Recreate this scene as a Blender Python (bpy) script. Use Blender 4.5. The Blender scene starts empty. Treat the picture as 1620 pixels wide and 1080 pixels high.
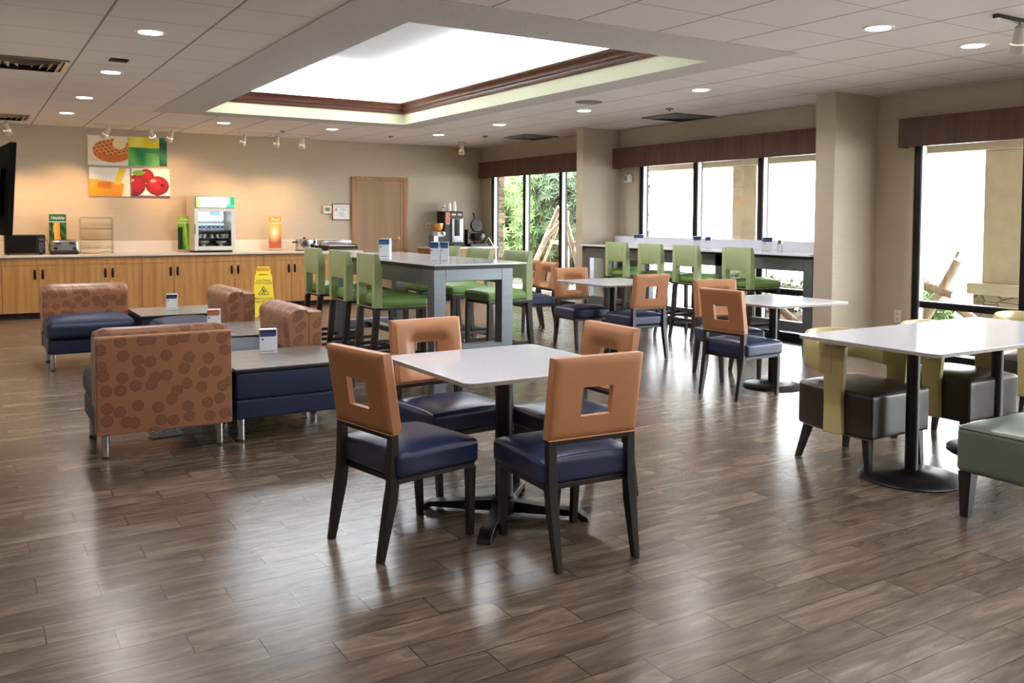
import bpy, bmesh, math, random
from mathutils import Vector, Matrix
random.seed(7)
sc = bpy.context.scene
COL = sc.collection
PI = math.pi
R = math.radians

# ------------------------------------------------------------------ helpers
def lin(c):
    c = c / 255.0
    return c / 12.92 if c <= 0.04045 else ((c + 0.055) / 1.055) ** 2.4
def rgb(r, g, b): return (lin(r), lin(g), lin(b))

class MB:
    """collects geometry, then links it as ONE mesh object"""
    def __init__(s): s.v = []; s.f = []
    def add(s, vs, fs, m=None):
        o = len(s.v)
        for p in vs:
            p = Vector(p)
            s.v.append(m @ p if m is not None else p)
        s.f += [tuple(i + o for i in f) for f in fs]
        return s
    def box(s, x0, x1, y0, y1, z0, z1, m=None):
        vs = [(x0,y0,z0),(x1,y0,z0),(x1,y1,z0),(x0,y1,z0),(x0,y0,z1),(x1,y0,z1),(x1,y1,z1),(x0,y1,z1)]
        return s.add(vs, [(0,3,2,1),(4,5,6,7),(0,1,5,4),(1,2,6,5),(2,3,7,6),(3,0,4,7)], m)
    def hexa(s, b, t):
        """b, t: four bottom and four top points, counter-clockwise from above"""
        return s.add(list(b) + list(t), [(0,3,2,1),(4,5,6,7),(0,1,5,4),(1,2,6,5),(2,3,7,6),(3,0,4,7)])
    def prism(s, prof, a0, a1, axis='x', m=None):
        """polygon prof of (p,q) extruded; axis x: (a,p,q); axis y: (p,a,q); axis z: (p,q,a)"""
        n = len(prof)
        def P(a, p, q): return {'x': (a, p, q), 'y': (p, a, q), 'z': (p, q, a)}[axis]
        vs = [P(a0, *q) for q in prof] + [P(a1, *q) for q in prof]
        fs = [tuple(range(n))[::-1], tuple(range(n, 2*n))]
        fs += [(i, (i+1) % n, n + (i+1) % n, n + i) for i in range(n)]
        return s.add(vs, fs, m)
    def lathe(s, prof, seg=24, c=(0,0,0), m=None, cap=True):
        """prof: list of (radius, z)"""
        vs = []; fs = []; n = len(prof)
        for r, z in prof:
            for k in range(seg):
                a = 2*PI*k/seg
                vs.append((c[0]+r*math.cos(a), c[1]+r*math.sin(a), c[2]+z))
        for i in range(n-1):
            for k in range(seg):
                k2 = (k+1) % seg
                fs.append((i*seg+k, i*seg+k2, (i+1)*seg+k2, (i+1)*seg+k))
        if cap:
            fs.append(tuple(range(seg))[::-1]); fs.append(tuple((n-1)*seg+k for k in range(seg)))
        return s.add(vs, fs, m)
    def cyl(s, p0, p1, r0, r1=None, seg=12):
        r1 = r0 if r1 is None else r1
        p0 = Vector(p0); p1 = Vector(p1); d = p1 - p0
        q = d.to_track_quat('Z', 'Y').to_matrix().to_4x4(); q.translation = p0
        return s.lathe([(r0, 0), (r1, d.length)], seg, m=q)
    def tube(s, pts, r, seg=8):
        pts = [Vector(p) for p in pts]; vs = []; fs = []
        for i, p in enumerate(pts):
            d = (pts[min(i+1, len(pts)-1)] - pts[max(i-1, 0)]).normalized()
            up = Vector((0,0,1)) if abs(d.z) < .95 else Vector((1,0,0))
            a = d.cross(up).normalized(); b = d.cross(a)
            for k in range(seg):
                t = 2*PI*k/seg
                vs.append(p + a*r*math.cos(t) + b*r*math.sin(t))
        for i in range(len(pts)-1):
            for k in range(seg):
                k2 = (k+1) % seg
                fs.append((i*seg+k, i*seg+k2, (i+1)*seg+k2, (i+1)*seg+k))
        fs.append(tuple(range(seg))[::-1]); fs.append(tuple((len(pts)-1)*seg+k for k in range(seg)))
        return s.add(vs, fs)
    def rbox(s, x0, x1, y0, y1, z0, z1, r, top=0., front=0., back=0., n=6, m=None, post=None):
        """rounded box with puffed faces; post(p)->p shapes it further"""
        c = Vector(((x0+x1)/2, (y0+y1)/2, (z0+z1)/2)); h = Vector(((x1-x0)/2, (y1-y0)/2, (z1-z0)/2))
        r = min(r, h.x, h.y, h.z)
        def ax(hh, nn):
            inner = hh - r
            e = [inner + r*t for t in (.3, .62, .86, 1.)]
            mid = [-inner + 2*inner*i/nn for i in range(nn+1)]
            return [-q for q in e[::-1]] + mid + e
        A = [ax(h[i], n if h[i] > .04 else 2) for i in range(3)]
        key = {}; vs = []; fs = []
        def vert(p):
            k = (round(p[0], 6), round(p[1], 6), round(p[2], 6))
            if k in key: return key[k]
            inn = Vector([max(-(h[i]-r), min(h[i]-r, p[i])) for i in range(3)])
            d = Vector(p) - inn
            q = inn + d.normalized()*r if d.length > 1e-9 else Vector(p)
            u, v, w = p[0]/h.x, p[1]/h.y, p[2]/h.z
            if top and w > .2: q.z += top*(1-u**4)*(1-v**4)*max(0, w)**2
            if front and v > .2: q.y += front*(1-u**4)*(1-w**4)*v*v
            if back and v < -.2: q.y -= back*(1-u**4)*(1-w**4)*v*v
            q = q + c
            if post: q = Vector(post(q))
            key[k] = len(vs); vs.append(q); return key[k]
        for i in range(3):
            j, k = (i+1) % 3, (i+2) % 3
            for sg in (-1, 1):
                for a in range(len(A[j])-1):
                    for b in range(len(A[k])-1):
                        quad = []
                        for (aa, bb) in ((a,b),(a+1,b),(a+1,b+1),(a,b+1)):
                            p = [0,0,0]; p[i] = sg*h[i]; p[j] = A[j][aa]; p[k] = A[k][bb]
                            quad.append(vert(p))
                        fs.append(tuple(quad if sg > 0 else quad[::-1]))
        return s.add(vs, fs, m)
    def build(s, name, mat, parent=None, bevel=0, seg=2, smooth=40, recalc=True):
        me = bpy.data.meshes.new(name)
        me.from_pydata([tuple(p) for p in s.v], [], s.f)
        me.validate(); me.update()
        if recalc:
            bm = bmesh.new(); bm.from_mesh(me)
            bmesh.ops.recalc_face_normals(bm, faces=bm.faces)
            bm.to_mesh(me); bm.free()
        if mat is not None: me.materials.append(mat)
        o = bpy.data.objects.new(name, me); COL.objects.link(o)
        if parent is not None: o.parent = parent
        if smooth:
            me.polygons.foreach_set('use_smooth', [True]*len(me.polygons))
            me.set_sharp_from_angle(angle=R(smooth))
        if bevel:
            b = o.modifiers.new('bevel', 'BEVEL'); b.width = bevel; b.segments = seg; b.limit_method = 'ANGLE'; b.angle_limit = R(38)
            b.harden_normals = True
        return o

def tag(o, label=None, cat=None, group=None, kind=None):
    if label: o['label'] = label
    if cat: o['category'] = cat
    if group: o['group'] = group
    if kind: o['kind'] = kind
    return o
def thing(name, label, cat, loc=(0,0,0), rz=0, group=None):
    o = bpy.data.objects.new(name, None); COL.objects.link(o)
    o.location = loc; o.rotation_euler = (0, 0, R(rz)); o.empty_display_size = .1
    return tag(o, label, cat, group)
def struct(mb, name, mat, parent=None, **k):
    o = mb.build(name, mat, parent, **k)
    if parent is None: o['kind'] = 'structure'
    return o
def dup(root, loc=None, rz=None, label=None, group=None):
    ch = [c for c in bpy.data.objects if c.parent == root]
    r = root.copy(); COL.objects.link(r)
    if loc is not None: r.location = loc
    if rz is not None: r.rotation_euler = (0, 0, R(rz))
    if label: r['label'] = label
    if group: r['group'] = group
    def rec(src, par):
        for c in [c for c in bpy.data.objects if c.parent == src]:
            d = c.copy(); COL.objects.link(d); d.parent = par; rec(c, d)
    for c in ch:
        d = c.copy(); COL.objects.link(d); d.parent = r
        rec(c, d)
    return r

# ------------------------------------------------------------------ materials
def newmat(name):
    m = bpy.data.materials.new(name); m.use_nodes = True
    nt = m.node_tree; b = nt.nodes['Principled BSDF']
    return m, nt, b
def mat(name, col, rough=.5, metal=0., coat=0., noise=None, bump=None, emit=None, spec=None, coords='Object', trans=0.):
    m, nt, b = newmat(name); L = nt.links.new; N = nt.nodes.new
    b.inputs['Base Color'].default_value = (*col, 1)
    b.inputs['Roughness'].default_value = rough; b.inputs['Metallic'].default_value = metal
    b.inputs['Coat Weight'].default_value = coat; b.inputs['Coat Roughness'].default_value = .12
    if spec is not None: b.inputs['Specular IOR Level'].default_value = spec
    if trans: b.inputs['Transmission Weight'].default_value = trans
    if emit: b.inputs['Emission Color'].default_value = (*emit[0], 1); b.inputs['Emission Strength'].default_value = emit[1]
    if noise or bump:
        tc = N('ShaderNodeTexCoord')
    if noise:
        sca, amt = noise[:2]; st = noise[2] if len(noise) > 2 else (1,1,1)
        mp = N('ShaderNodeMapping'); mp.inputs['Scale'].default_value = st
        L(tc.outputs[coords], mp.inputs[0])
        n = N('ShaderNodeTexNoise'); n.inputs['Scale'].default_value = sca; n.inputs['Detail'].default_value = 4
        L(mp.outputs[0], n.inputs['Vector'])
        r = N('ShaderNodeMapRange'); r.inputs['From Min'].default_value = .3; r.inputs['From Max'].default_value = .7
        r.inputs['To Min'].default_value = 1-amt; r.inputs['To Max'].default_value = 1+amt
        L(n.outputs['Fac'], r.inputs['Value'])
        mx = N('ShaderNodeVectorMath'); mx.operation = 'SCALE'; mx.inputs[0].default_value = col
        L(r.outputs[0], mx.inputs['Scale']); L(mx.outputs[0], b.inputs['Base Color'])
    if bump:
        n2 = N('ShaderNodeTexNoise'); n2.inputs['Scale'].default_value = bump[0]; n2.inputs['Detail'].default_value = 3
        L(tc.outputs[coords], n2.inputs['Vector'])
        bp = N('ShaderNodeBump'); bp.inputs['Strength'].default_value = bump[1]; bp.inputs['Distance'].default_value = bump[2] if len(bump) > 2 else .002
        L(n2.outputs['Fac'], bp.inputs['Height']); L(bp.outputs[0], b.inputs['Normal'])
    return m

def wood(name, c1, c2, rough=.4, axis='z', scale=1., dist=3., coat=0., wv=.12):
    m, nt, b = newmat(name); L = nt.links.new; N = nt.nodes.new
    tc = N('ShaderNodeTexCoord'); mp = N('ShaderNodeMapping')
    s = {'x': (.9, 11, 11), 'y': (11, .9, 11), 'z': (11, 11, .9)}[axis]
    mp.inputs['Scale'].default_value = [q*scale for q in s]
    L(tc.outputs['Object'], mp.inputs[0])
    n = N('ShaderNodeTexNoise'); n.inputs['Scale'].default_value = 1.2; n.inputs['Detail'].default_value = 5; n.inputs['Distortion'].default_value = dist*.3
    L(mp.outputs[0], n.inputs['Vector'])
    w = N('ShaderNodeTexWave'); w.bands_direction = {'x': 'Y', 'y': 'X', 'z': 'X'}[axis]; w.inputs['Scale'].default_value = .35
    w.inputs['Distortion'].default_value = dist*2; w.inputs['Detail'].default_value = 3
    L(mp.outputs[0], w.inputs['Vector'])
    a = N('ShaderNodeMix'); a.data_type = 'FLOAT'; a.inputs[0].default_value = wv
    L(n.outputs['Fac'], a.inputs[2]); L(w.outputs['Fac'], a.inputs[3])
    cr = N('ShaderNodeValToRGB'); e = cr.color_ramp.elements
    e[0].position = .32; e[0].color = (*c1, 1); e[1].position = .68; e[1].color = (*c2, 1)
    L(a.outputs[0], cr.inputs[0]); L(cr.outputs[0], b.inputs['Base Color'])
    b.inputs['Roughness'].default_value = rough; b.inputs['Coat Weight'].default_value = coat
    return m

def floor_mat():
    m, nt, b = newmat('plank floor'); L = nt.links.new; N = nt.nodes.new
    tc = N('ShaderNodeTexCoord'); sp = N('ShaderNodeSeparateXYZ'); L(tc.outputs['Object'], sp.inputs[0])
    def mth(op, a, c=None, d=None):
        n = N('ShaderNodeMath'); n.operation = op
        for i, q in enumerate((a, c, d)):
            if q is None: continue
            if isinstance(q, (int, float)): n.inputs[i].default_value = q
            else: L(q, n.inputs[i])
        return n.outputs[0]
    v = mth('DIVIDE', mth('SUBTRACT', sp.outputs[1], 3.055), .1543)
    k = mth('FLOOR', v); fv = mth('FRACT', v)
    u = mth('DIVIDE', mth('ADD', mth('SUBTRACT', sp.outputs[0], .395), mth('MULTIPLY', k, .2017)), .605)
    pu = mth('FLOOR', u); fu = mth('FRACT', u)
    cv = N('ShaderNodeCombineXYZ'); L(k, cv.inputs[0]); L(pu, cv.inputs[1])
    wn = N('ShaderNodeTexWhiteNoise'); wn.noise_dimensions = '2D'; L(cv.outputs[0], wn.inputs['Vector'])
    # grain
    off = N('ShaderNodeVectorMath'); off.operation = 'SCALE'; off.inputs['Scale'].default_value = 13.; L(wn.outputs['Color'], off.inputs[0])
    ad = N('ShaderNodeVectorMath'); L(tc.outputs['Object'], ad.inputs[0]); L(off.outputs[0], ad.inputs[1])
    mp = N('ShaderNodeMapping'); mp.inputs['Scale'].default_value = (1.6, 9, 1); L(ad.outputs[0], mp.inputs[0])
    n1 = N('ShaderNodeTexNoise'); n1.inputs['Scale'].default_value = 1.6; n1.inputs['Detail'].default_value = 7; n1.inputs['Roughness'].default_value = .62; n1.inputs['Distortion'].default_value = .9
    L(mp.outputs[0], n1.inputs['Vector'])
    mp2 = N('ShaderNodeMapping'); mp2.inputs['Scale'].default_value = (2.5, 55, 1); L(ad.outputs[0], mp2.inputs[0])
    n2 = N('ShaderNodeTexNoise'); n2.inputs['Scale'].default_value = 2.; n2.inputs['Detail'].default_value = 4
    L(mp2.outputs[0], n2.inputs['Vector'])
    g = mth('ADD', mth('MULTIPLY', n1.outputs['Fac'], .85), mth('MULTIPLY', n2.outputs['Fac'], .15))
    g = mth('ADD', g, mth('MULTIPLY', mth('SUBTRACT', wn.outputs['Value'], .5), .13))
    cr = N('ShaderNodeValToRGB'); e = cr.color_ramp.elements
    e[0].position = .33; e[0].color = (*rgb(74, 63, 53), 1); e[1].position = .72; e[1].color = (*rgb(140, 125, 109), 1)
    x = cr.color_ramp.elements.new(.52); x.color = (*rgb(103, 88, 75), 1)
    L(g, cr.inputs[0])
    # seams
    def edge(f, w):
        return mth('MINIMUM', mth('GREATER_THAN', f, w), mth('LESS_THAN', f, 1-w))
    seam = mth('MINIMUM', edge(fv, .013), edge(fu, .0035))
    sc_ = mth('ADD', mth('MULTIPLY', seam, .8), .2)
    mx = N('ShaderNodeVectorMath'); mx.operation = 'SCALE'; L(cr.outputs[0], mx.inputs[0]); L(sc_, mx.inputs['Scale'])
    L(mx.outputs[0], b.inputs['Base Color'])
    ro = mth('ADD', mth('MULTIPLY', n2.outputs['Fac'], .08), .215)
    L(ro, b.inputs['Roughness'])
    b.inputs['Specular IOR Level'].default_value = .5
    bp = N('ShaderNodeBump'); bp.inputs['Strength'].default_value = .25; bp.inputs['Distance'].default_value = .0015
    L(mth('ADD', mth('MULTIPLY', seam, .8), mth('MULTIPLY', n2.outputs['Fac'], .12)), bp.inputs['Height'])
    L(bp.outputs[0], b.inputs['Normal'])
    return m

def ceiling_mat():
    m, nt, b = newmat('ceiling tile'); L = nt.links.new; N = nt.nodes.new
    tc = N('ShaderNodeTexCoord'); sp = N('ShaderNodeSeparateXYZ'); L(tc.outputs['Object'], sp.inputs[0])
    def mth(op, a, c=None):
        n = N('ShaderNodeMath'); n.operation = op
        for i, q in enumerate((a, c)):
            if q is None: continue
            if isinstance(q, (int, float)): n.inputs[i].default_value = q
            else: L(q, n.inputs[i])
        return n.outputs[0]
    fx = mth('FRACT', mth('DIVIDE', mth('SUBTRACT', sp.outputs[0], .78), .656))
    # cross seams: left of the recess and right of it run on their own module
    right = mth('GREATER_THAN', mth('ADD', sp.outputs[0], mth('MULTIPLY', sp.outputs[1], -.35)), 1.4)
    ph = mth('ADD', mth('MULTIPLY', right, 3.487-6.27), 6.27)
    fy = mth('FRACT', mth('DIVIDE', mth('SUBTRACT', sp.outputs[1], ph), .671))
    def ln(f, w): return mth('MAXIMUM', mth('LESS_THAN', f, w), mth('GREATER_THAN', f, 1-w))
    seam = mth('MAXIMUM', ln(fx, .013), mth('MULTIPLY', ln(fy, .008), .75))
    n = N('ShaderNodeTexNoise'); n.inputs['Scale'].default_value = 220; n.inputs['Detail'].default_value = 2; L(tc.outputs['Object'], n.inputs['Vector'])
    n3 = N('ShaderNodeTexNoise'); n3.inputs['Scale'].default_value = 1.1; L(tc.outputs['Object'], n3.inputs['Vector'])
    val = mth('SUBTRACT', mth('ADD', mth('MULTIPLY', n.outputs['Fac'], .16), mth('ADD', mth('MULTIPLY', n3.outputs['Fac'], .1), .87)), mth('MULTIPLY', seam, .62))
    mx = N('ShaderNodeVectorMath'); mx.operation = 'SCALE'; mx.inputs[0].default_value = rgb(222, 215, 214); L(val, mx.inputs['Scale'])
    L(mx.outputs[0], b.inputs['Base Color']); b.inputs['Roughness'].default_value = .85
    bp = N('ShaderNodeBump'); bp.inputs['Strength'].default_value = .4; bp.inputs['Distance'].default_value = .003
    L(mth('SUBTRACT', mth('MULTIPLY', n.outputs['Fac'], .3), seam), bp.inputs['Height']); L(bp.outputs[0], b.inputs['Normal'])
    return m

def dotted_leather():
    m, nt, b = newmat('tan dotted vinyl'); L = nt.links.new; N = nt.nodes.new
    tc = N('ShaderNodeTexCoord'); sp = N('ShaderNodeSeparateXYZ'); L(tc.outputs['Object'], sp.inputs[0])
    def mth(op, a, c=None):
        n = N('ShaderNodeMath'); n.operation = op
        for i, q in enumerate((a, c)):
            if q is None: continue
            if isinstance(q, (int, float)): n.inputs[i].default_value = q
            else: L(q, n.inputs[i])
        return n.outputs[0]
    cv = N('ShaderNodeCombineXYZ')
    L(mth('ADD', sp.outputs[0], mth('MULTIPLY', sp.outputs[1], .8)), cv.inputs[0])
    L(mth('ADD', sp.outputs[2], mth('MULTIPLY', sp.outputs[1], .5)), cv.inputs[1])
    vo = N('ShaderNodeTexVoronoi'); vo.voronoi_dimensions = '2D'; vo.inputs['Scale'].default_value = 11.; vo.inputs['Randomness'].default_value = .7
    L(cv.outputs[0], vo.inputs['Vector'])
    cr = N('ShaderNodeValToRGB'); cr.color_ramp.interpolation = 'LINEAR'
    base = rgb(150, 102, 74); dk = rgb(114, 74, 52); md = rgb(132, 87, 62)
    e = cr.color_ramp.elements; e[0].position = 0; e[0].color = (*dk, 1); e[1].position = 1; e[1].color = (*base, 1)
    for p, c in ((.05, dk), (.07, md), (.14, md), (.16, dk), (.20, md), (.26, md), (.29, dk), (.34, dk), (.37, base)):
        q = e.new(p); q.color = (*c, 1)
    L(vo.outputs['Distance'], cr.inputs[0]); L(cr.outputs[0], b.inputs['Base Color'])
    b.inputs['Roughness'].default_value = .42
    n2 = N('ShaderNodeTexNoise'); n2.inputs['Scale'].default_value = 160; L(tc.outputs['Object'], n2.inputs['Vector'])
    bp = N('ShaderNodeBump'); bp.inputs['Strength'].default_value = .15; bp.inputs['Distance'].default_value = .002
    L(n2.outputs['Fac'], bp.inputs['Height']); L(bp.outputs[0], b.inputs['Normal'])
    return m

def stone_mat():
    m, nt, b = newmat('stacked stone'); L = nt.links.new; N = nt.nodes.new
    tc = N('ShaderNodeTexCoord'); mp = N('ShaderNodeMapping'); mp.inputs['Scale'].default_value = (3.2, 3.2, 10)
    L(tc.outputs['Object'], mp.inputs[0])
    vo = N('ShaderNodeTexVoronoi'); vo.distance = 'CHEBYCHEV'; vo.inputs['Scale'].default_value = 1.2; L(mp.outputs[0], vo.inputs['Vector'])
    v2 = N('ShaderNodeTexVoronoi'); v2.feature = 'DISTANCE_TO_EDGE'; v2.inputs['Scale'].default_value = 1.2; L(mp.outputs[0], v2.inputs['Vector'])
    cr = N('ShaderNodeValToRGB'); e = cr.color_ramp.elements
    e[0].color = (*rgb(104, 84, 66), 1); e[1].color = (*rgb(176, 150, 120), 1); q = e.new(.5); q.color = (*rgb(140, 128, 112), 1)
    L(vo.outputs['Color'], cr.inputs[0])
    r = N('ShaderNodeMapRange'); r.inputs['From Max'].default_value = .06; r.inputs['To Min'].default_value = .35; L(v2.outputs['Distance'], r.inputs['Value'])
    mx = N('ShaderNodeVectorMath'); mx.operation = 'SCALE'; L(cr.outputs[0], mx.inputs[0]); L(r.outputs[0], mx.inputs['Scale'])
    L(mx.outputs[0], b.inputs['Base Color']); b.inputs['Roughness'].default_value = .9
    bp = N('ShaderNodeBump'); bp.inputs['Strength'].default_value = .8; bp.inputs['Distance'].default_value = .03
    L(r.outputs[0], bp.inputs['Height']); L(bp.outputs[0], b.inputs['Normal'])
    return m

def glass_mat(name, tint=(.93,.96,.95), refl=1.):
    m = bpy.data.materials.new(name); m.use_nodes = True; nt = m.node_tree; nt.nodes.clear()
    N = nt.nodes.new; L = nt.links.new
    o = N('ShaderNodeOutputMaterial'); mx = N('ShaderNodeMixShader'); t = N('ShaderNodeBsdfTransparent'); g = N('ShaderNodeBsdfGlossy')
    f = N('ShaderNodeFresnel'); f.inputs['IOR'].default_value = 1.45
    t.inputs['Color'].default_value = (*tint, 1); g.inputs['Roughness'].default_value = .02
    mm = N('ShaderNodeMath'); mm.operation = 'MULTIPLY'; mm.inputs[1].default_value = refl
    L(f.outputs[0], mm.inputs[0]); L(mm.outputs[0], mx.inputs[0])
    L(t.outputs[0], mx.inputs[1]); L(g.outputs[0], mx.inputs[2]); L(mx.outputs[0], o.inputs[0])
    return m
def emis(name, col, st):
    m = bpy.data.materials.new(name); m.use_nodes = True; nt = m.node_tree; nt.nodes.clear()
    o = nt.nodes.new('ShaderNodeOutputMaterial'); e = nt.nodes.new('ShaderNodeEmission')
    e.inputs[0].default_value = (*col, 1); e.inputs[1].default_value = st; nt.links.new(e.outputs[0], o.inputs[0])
    return m
def print_mat(name, rough=.35, emit=0.):
    m, nt, b = newmat(name); a = nt.nodes.new('ShaderNodeVertexColor'); a.layer_name = 'Col'
    nt.links.new(a.outputs[0], b.inputs['Base Color']); b.inputs['Roughness'].default_value = rough
    if emit:
        nt.links.new(a.outputs[0], b.inputs['Emission Color']); b.inputs['Emission Strength'].default_value = emit
    return m

def wall_mat(name, col):
    m, nt, b = newmat(name); L = nt.links.new; N = nt.nodes.new
    tc = N('ShaderNodeTexCoord'); mp = N('ShaderNodeMapping'); mp.inputs['Scale'].default_value = (6, 6, 160); L(tc.outputs['Object'], mp.inputs[0])
    n = N('ShaderNodeTexNoise'); n.inputs['Scale'].default_value = 1.; n.inputs['Detail'].default_value = 3; L(mp.outputs[0], n.inputs['Vector'])
    r = N('ShaderNodeMapRange'); r.inputs['From Min'].default_value = .3; r.inputs['From Max'].default_value = .7; r.inputs['To Min'].default_value = .955; r.inputs['To Max'].default_value = 1.04
    L(n.outputs['Fac'], r.inputs['Value'])
    mx = N('ShaderNodeVectorMath'); mx.operation = 'SCALE'; mx.inputs[0].default_value = col; L(r.outputs[0], mx.inputs['Scale'])
    L(mx.outputs[0], b.inputs['Base Color']); b.inputs['Roughness'].default_value = .5; b.inputs['Specular IOR Level'].default_value = .35
    bp = N('ShaderNodeBump'); bp.inputs['Strength'].default_value = .1; bp.inputs['Distance'].default_value = .001
    L(n.outputs['Fac'], bp.inputs['Height']); L(bp.outputs[0], b.inputs['Normal'])
    return m

M = {}
M['floor'] = floor_mat(); M['ceil'] = ceiling_mat()
M['gyp'] = mat('textured soffit', rgb(194, 189, 188), .9, noise=(90, .12), bump=(90, .6, .006))
M['wall'] = wall_mat('beige wallcovering', rgb(191, 179, 158))
M['fascia'] = mat('pale green paint', rgb(224, 224, 190), .6, noise=(2, .02))
M['white_paint'] = mat('white cove paint', rgb(238, 241, 243), .7, noise=(2, .01))
M['mould'] = wood('dark stained moulding', rgb(66, 34, 24), rgb(104, 58, 42), .3, 'x', 1, 1)
M['valance'] = wood('dark walnut veneer', rgb(72, 43, 36), rgb(106, 67, 54), .45, 'z', .7, 4)
M['bronze'] = mat('dark bronze aluminium', rgb(34, 36, 38), .35, .6, noise=(4, .05))
M['alu'] = mat('silver frame edge', rgb(150, 156, 160), .3, .8, noise=(4, .05))
M['glass'] = glass_mat('window pane glass', (.97, .985, .98), .25)
M['thin_glass'] = glass_mat('cooler door glass', (.96, .98, 1), .5)
M['acrylic'] = glass_mat('clear acrylic', (.97, .98, .98), .7)
M['navy'] = mat('navy vinyl', rgb(38, 48, 82), .34, noise=(3, .12), bump=(170, .12, .0015))
M['navy2'] = mat('navy booth vinyl', rgb(36, 43, 68), .55, spec=.25, noise=(3, .1), bump=(170, .12, .0015))
M['orange'] = mat('terracotta vinyl', rgb(182, 125, 86), .44, noise=(3, .06), bump=(190, .14, .0015))
M['seamthread'] = mat('pale stitched piping', rgb(206, 150, 110), .5, noise=(20, .1))
M['dots'] = dotted_leather()
M['green'] = mat('apple green vinyl', rgb(148, 164, 116), .42, noise=(3, .06), bump=(190, .12, .0015))
M['green_seat'] = mat('brighter green seat vinyl', rgb(112, 146, 76), .4, noise=(3, .08), bump=(190, .12, .0015))
M['espresso'] = wood('espresso stained wood', rgb(24, 20, 20), rgb(42, 36, 34), .38, 'z', 1.4, 1)
M['quartz'] = mat('white quartz top', rgb(232, 235, 246), .09, noise=(60, .035), coat=.2)
M['quartz_edge'] = mat('grey speckled slab edge', rgb(150, 146, 140), .5, noise=(150, .25))
M['black'] = mat('black cast iron', rgb(13, 14, 16), .36, 0., noise=(20, .1), bump=(90, .15, .001))
M['steel'] = mat('brushed grey steel', rgb(122, 128, 136), .36, .75, noise=(3, .05, (1, 1, 14)))
M['chrome'] = mat('chrome', rgb(190, 190, 192), .14, 1., noise=(6, .03))
M['laminate'] = mat('grey laminate', rgb(122, 116, 112), .27, noise=(8, .08))
M['black_edge'] = mat('black edge band', rgb(22, 23, 26), .4, noise=(8, .08))
M['olive'] = mat('dark olive vinyl', rgb(50, 42, 36), .33, noise=(3, .12), bump=(170, .12, .0015))
M['yellow_v'] = mat('mustard vinyl', rgb(188, 175, 122), .38, noise=(3, .06), bump=(170, .12, .0015))
M['sage'] = mat('sage green vinyl', rgb(94, 108, 98), .36, noise=(3, .08), bump=(170, .12, .0015))
M['maple'] = wood('maple cabinet', rgb(160, 110, 60), rgb(186, 136, 80), .4, 'z', .8, 4, wv=.08)
M['maple_in'] = mat('dark cabinet gap', rgb(40, 26, 16), .8, noise=(5, .1))
M['handle'] = mat('oil rubbed bronze', rgb(40, 26, 22), .4, .7, noise=(20, .2))
M['counter'] = mat('cream solid surface', rgb(208, 200, 188), .25, noise=(80, .04))
M['splash'] = mat('pale backsplash', rgb(226, 220, 212), .3, noise=(80, .02))
M['counter_edge'] = mat('taupe counter edge', rgb(112, 96, 80), .5, noise=(60, .08))
M['oak'] = wood('oak door veneer', rgb(146, 116, 86), rgb(164, 132, 100), .42, 'z', .9, 2, wv=.06)
M['oak_frame'] = wood('oak door casing', rgb(150, 108, 66), rgb(180, 136, 90), .4, 'z', 1, 1)
M['brass'] = mat('antique brass', rgb(206, 176, 120), .3, .8, noise=(10, .05))
M['white_pl'] = mat('white plastic', rgb(226, 224, 216), .4, noise=(5, .02))
M['lampwhite'] = mat('white lamp enamel', rgb(212, 206, 196), .4, noise=(5, .02))
M['blackpl'] = mat('black plastic', rgb(12, 12, 13), .42, noise=(5, .1))
M['tvblack'] = mat('matte black casing', rgb(7, 7, 8), .85, spec=.1, noise=(5, .1))
M['dkglass'] = mat('dark glass panel', rgb(10, 12, 15), .08, noise=(5, .1))
M['greypl'] = mat('grey plastic', rgb(90, 92, 94), .4, noise=(5, .05))
M['yellow'] = mat('safety yellow plastic', rgb(250, 226, 60), .42, noise=(4, .03))
M['ink'] = mat('black ink', rgb(24, 24, 22), .5, noise=(5, .05))
M['whiteink'] = mat('white ink', rgb(240, 240, 236), .5, noise=(5, .02))
M['led'] = emis('led diffuser', (1, .98, .95), 14)
M['print'] = print_mat('printed panel'); M['litprint'] = print_mat('backlit header', .3, .8)
M['vent'] = mat('chrome louvre metal', rgb(150, 138, 122), .22, .9, noise=(6, .2))
M['ventdark'] = mat('dark duct', rgb(22, 20, 19), .8, noise=(6, .2))
M['ventgrey'] = mat('grey vent enamel', rgb(110, 108, 106), .5, noise=(6, .05))
M['stone'] = stone_mat()
M['stucco'] = mat('tan stucco', rgb(172, 160, 142), .9, noise=(6, .06), bump=(80, .4, .004))
M['concrete'] = mat('pale concrete', rgb(196, 192, 184), .9, noise=(2, .06))
M['mulch'] = mat('mulch and stones', rgb(110, 92, 74), .95, noise=(14, .5), bump=(30, 1, .03))
M['log'] = wood('peeled log', rgb(138, 118, 98), rgb(186, 168, 148), .7, 'z', 1.2, 1)
M['logend'] = mat('sawn log end', rgb(206, 184, 140), .8, noise=(20, .1))
M['soffit'] = mat('porch soffit paint', rgb(150, 140, 124), .8, noise=(3, .08))
M['leaf_d'] = mat('dark green leaf', rgb(50, 70, 40), .45, noise=(2.5, .35))
M['leaf_l'] = mat('fresh green leaf', rgb(104, 132, 74), .45, noise=(2.5, .3))
M['bark'] = mat('shrub bark', rgb(80, 62, 46), .9, noise=(20, .2))
M['pavers'] = mat('bank of leaf litter', rgb(66, 58, 44), .95, noise=(6, .4), bump=(20, 1, .05))
M['copper'] = wood('certificate frame wood', rgb(140, 78, 48), rgb(170, 100, 64), .4, 'x', 3, 1)
M['juice'] = mat('orange juice', rgb(222, 150, 40), .2, noise=(5, .05))
M['paper'] = mat('white paper', rgb(232, 234, 236), .6, noise=(5, .02))
M['porcelain'] = mat('white foam cup', rgb(236, 234, 228), .5, noise=(5, .02))

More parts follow.
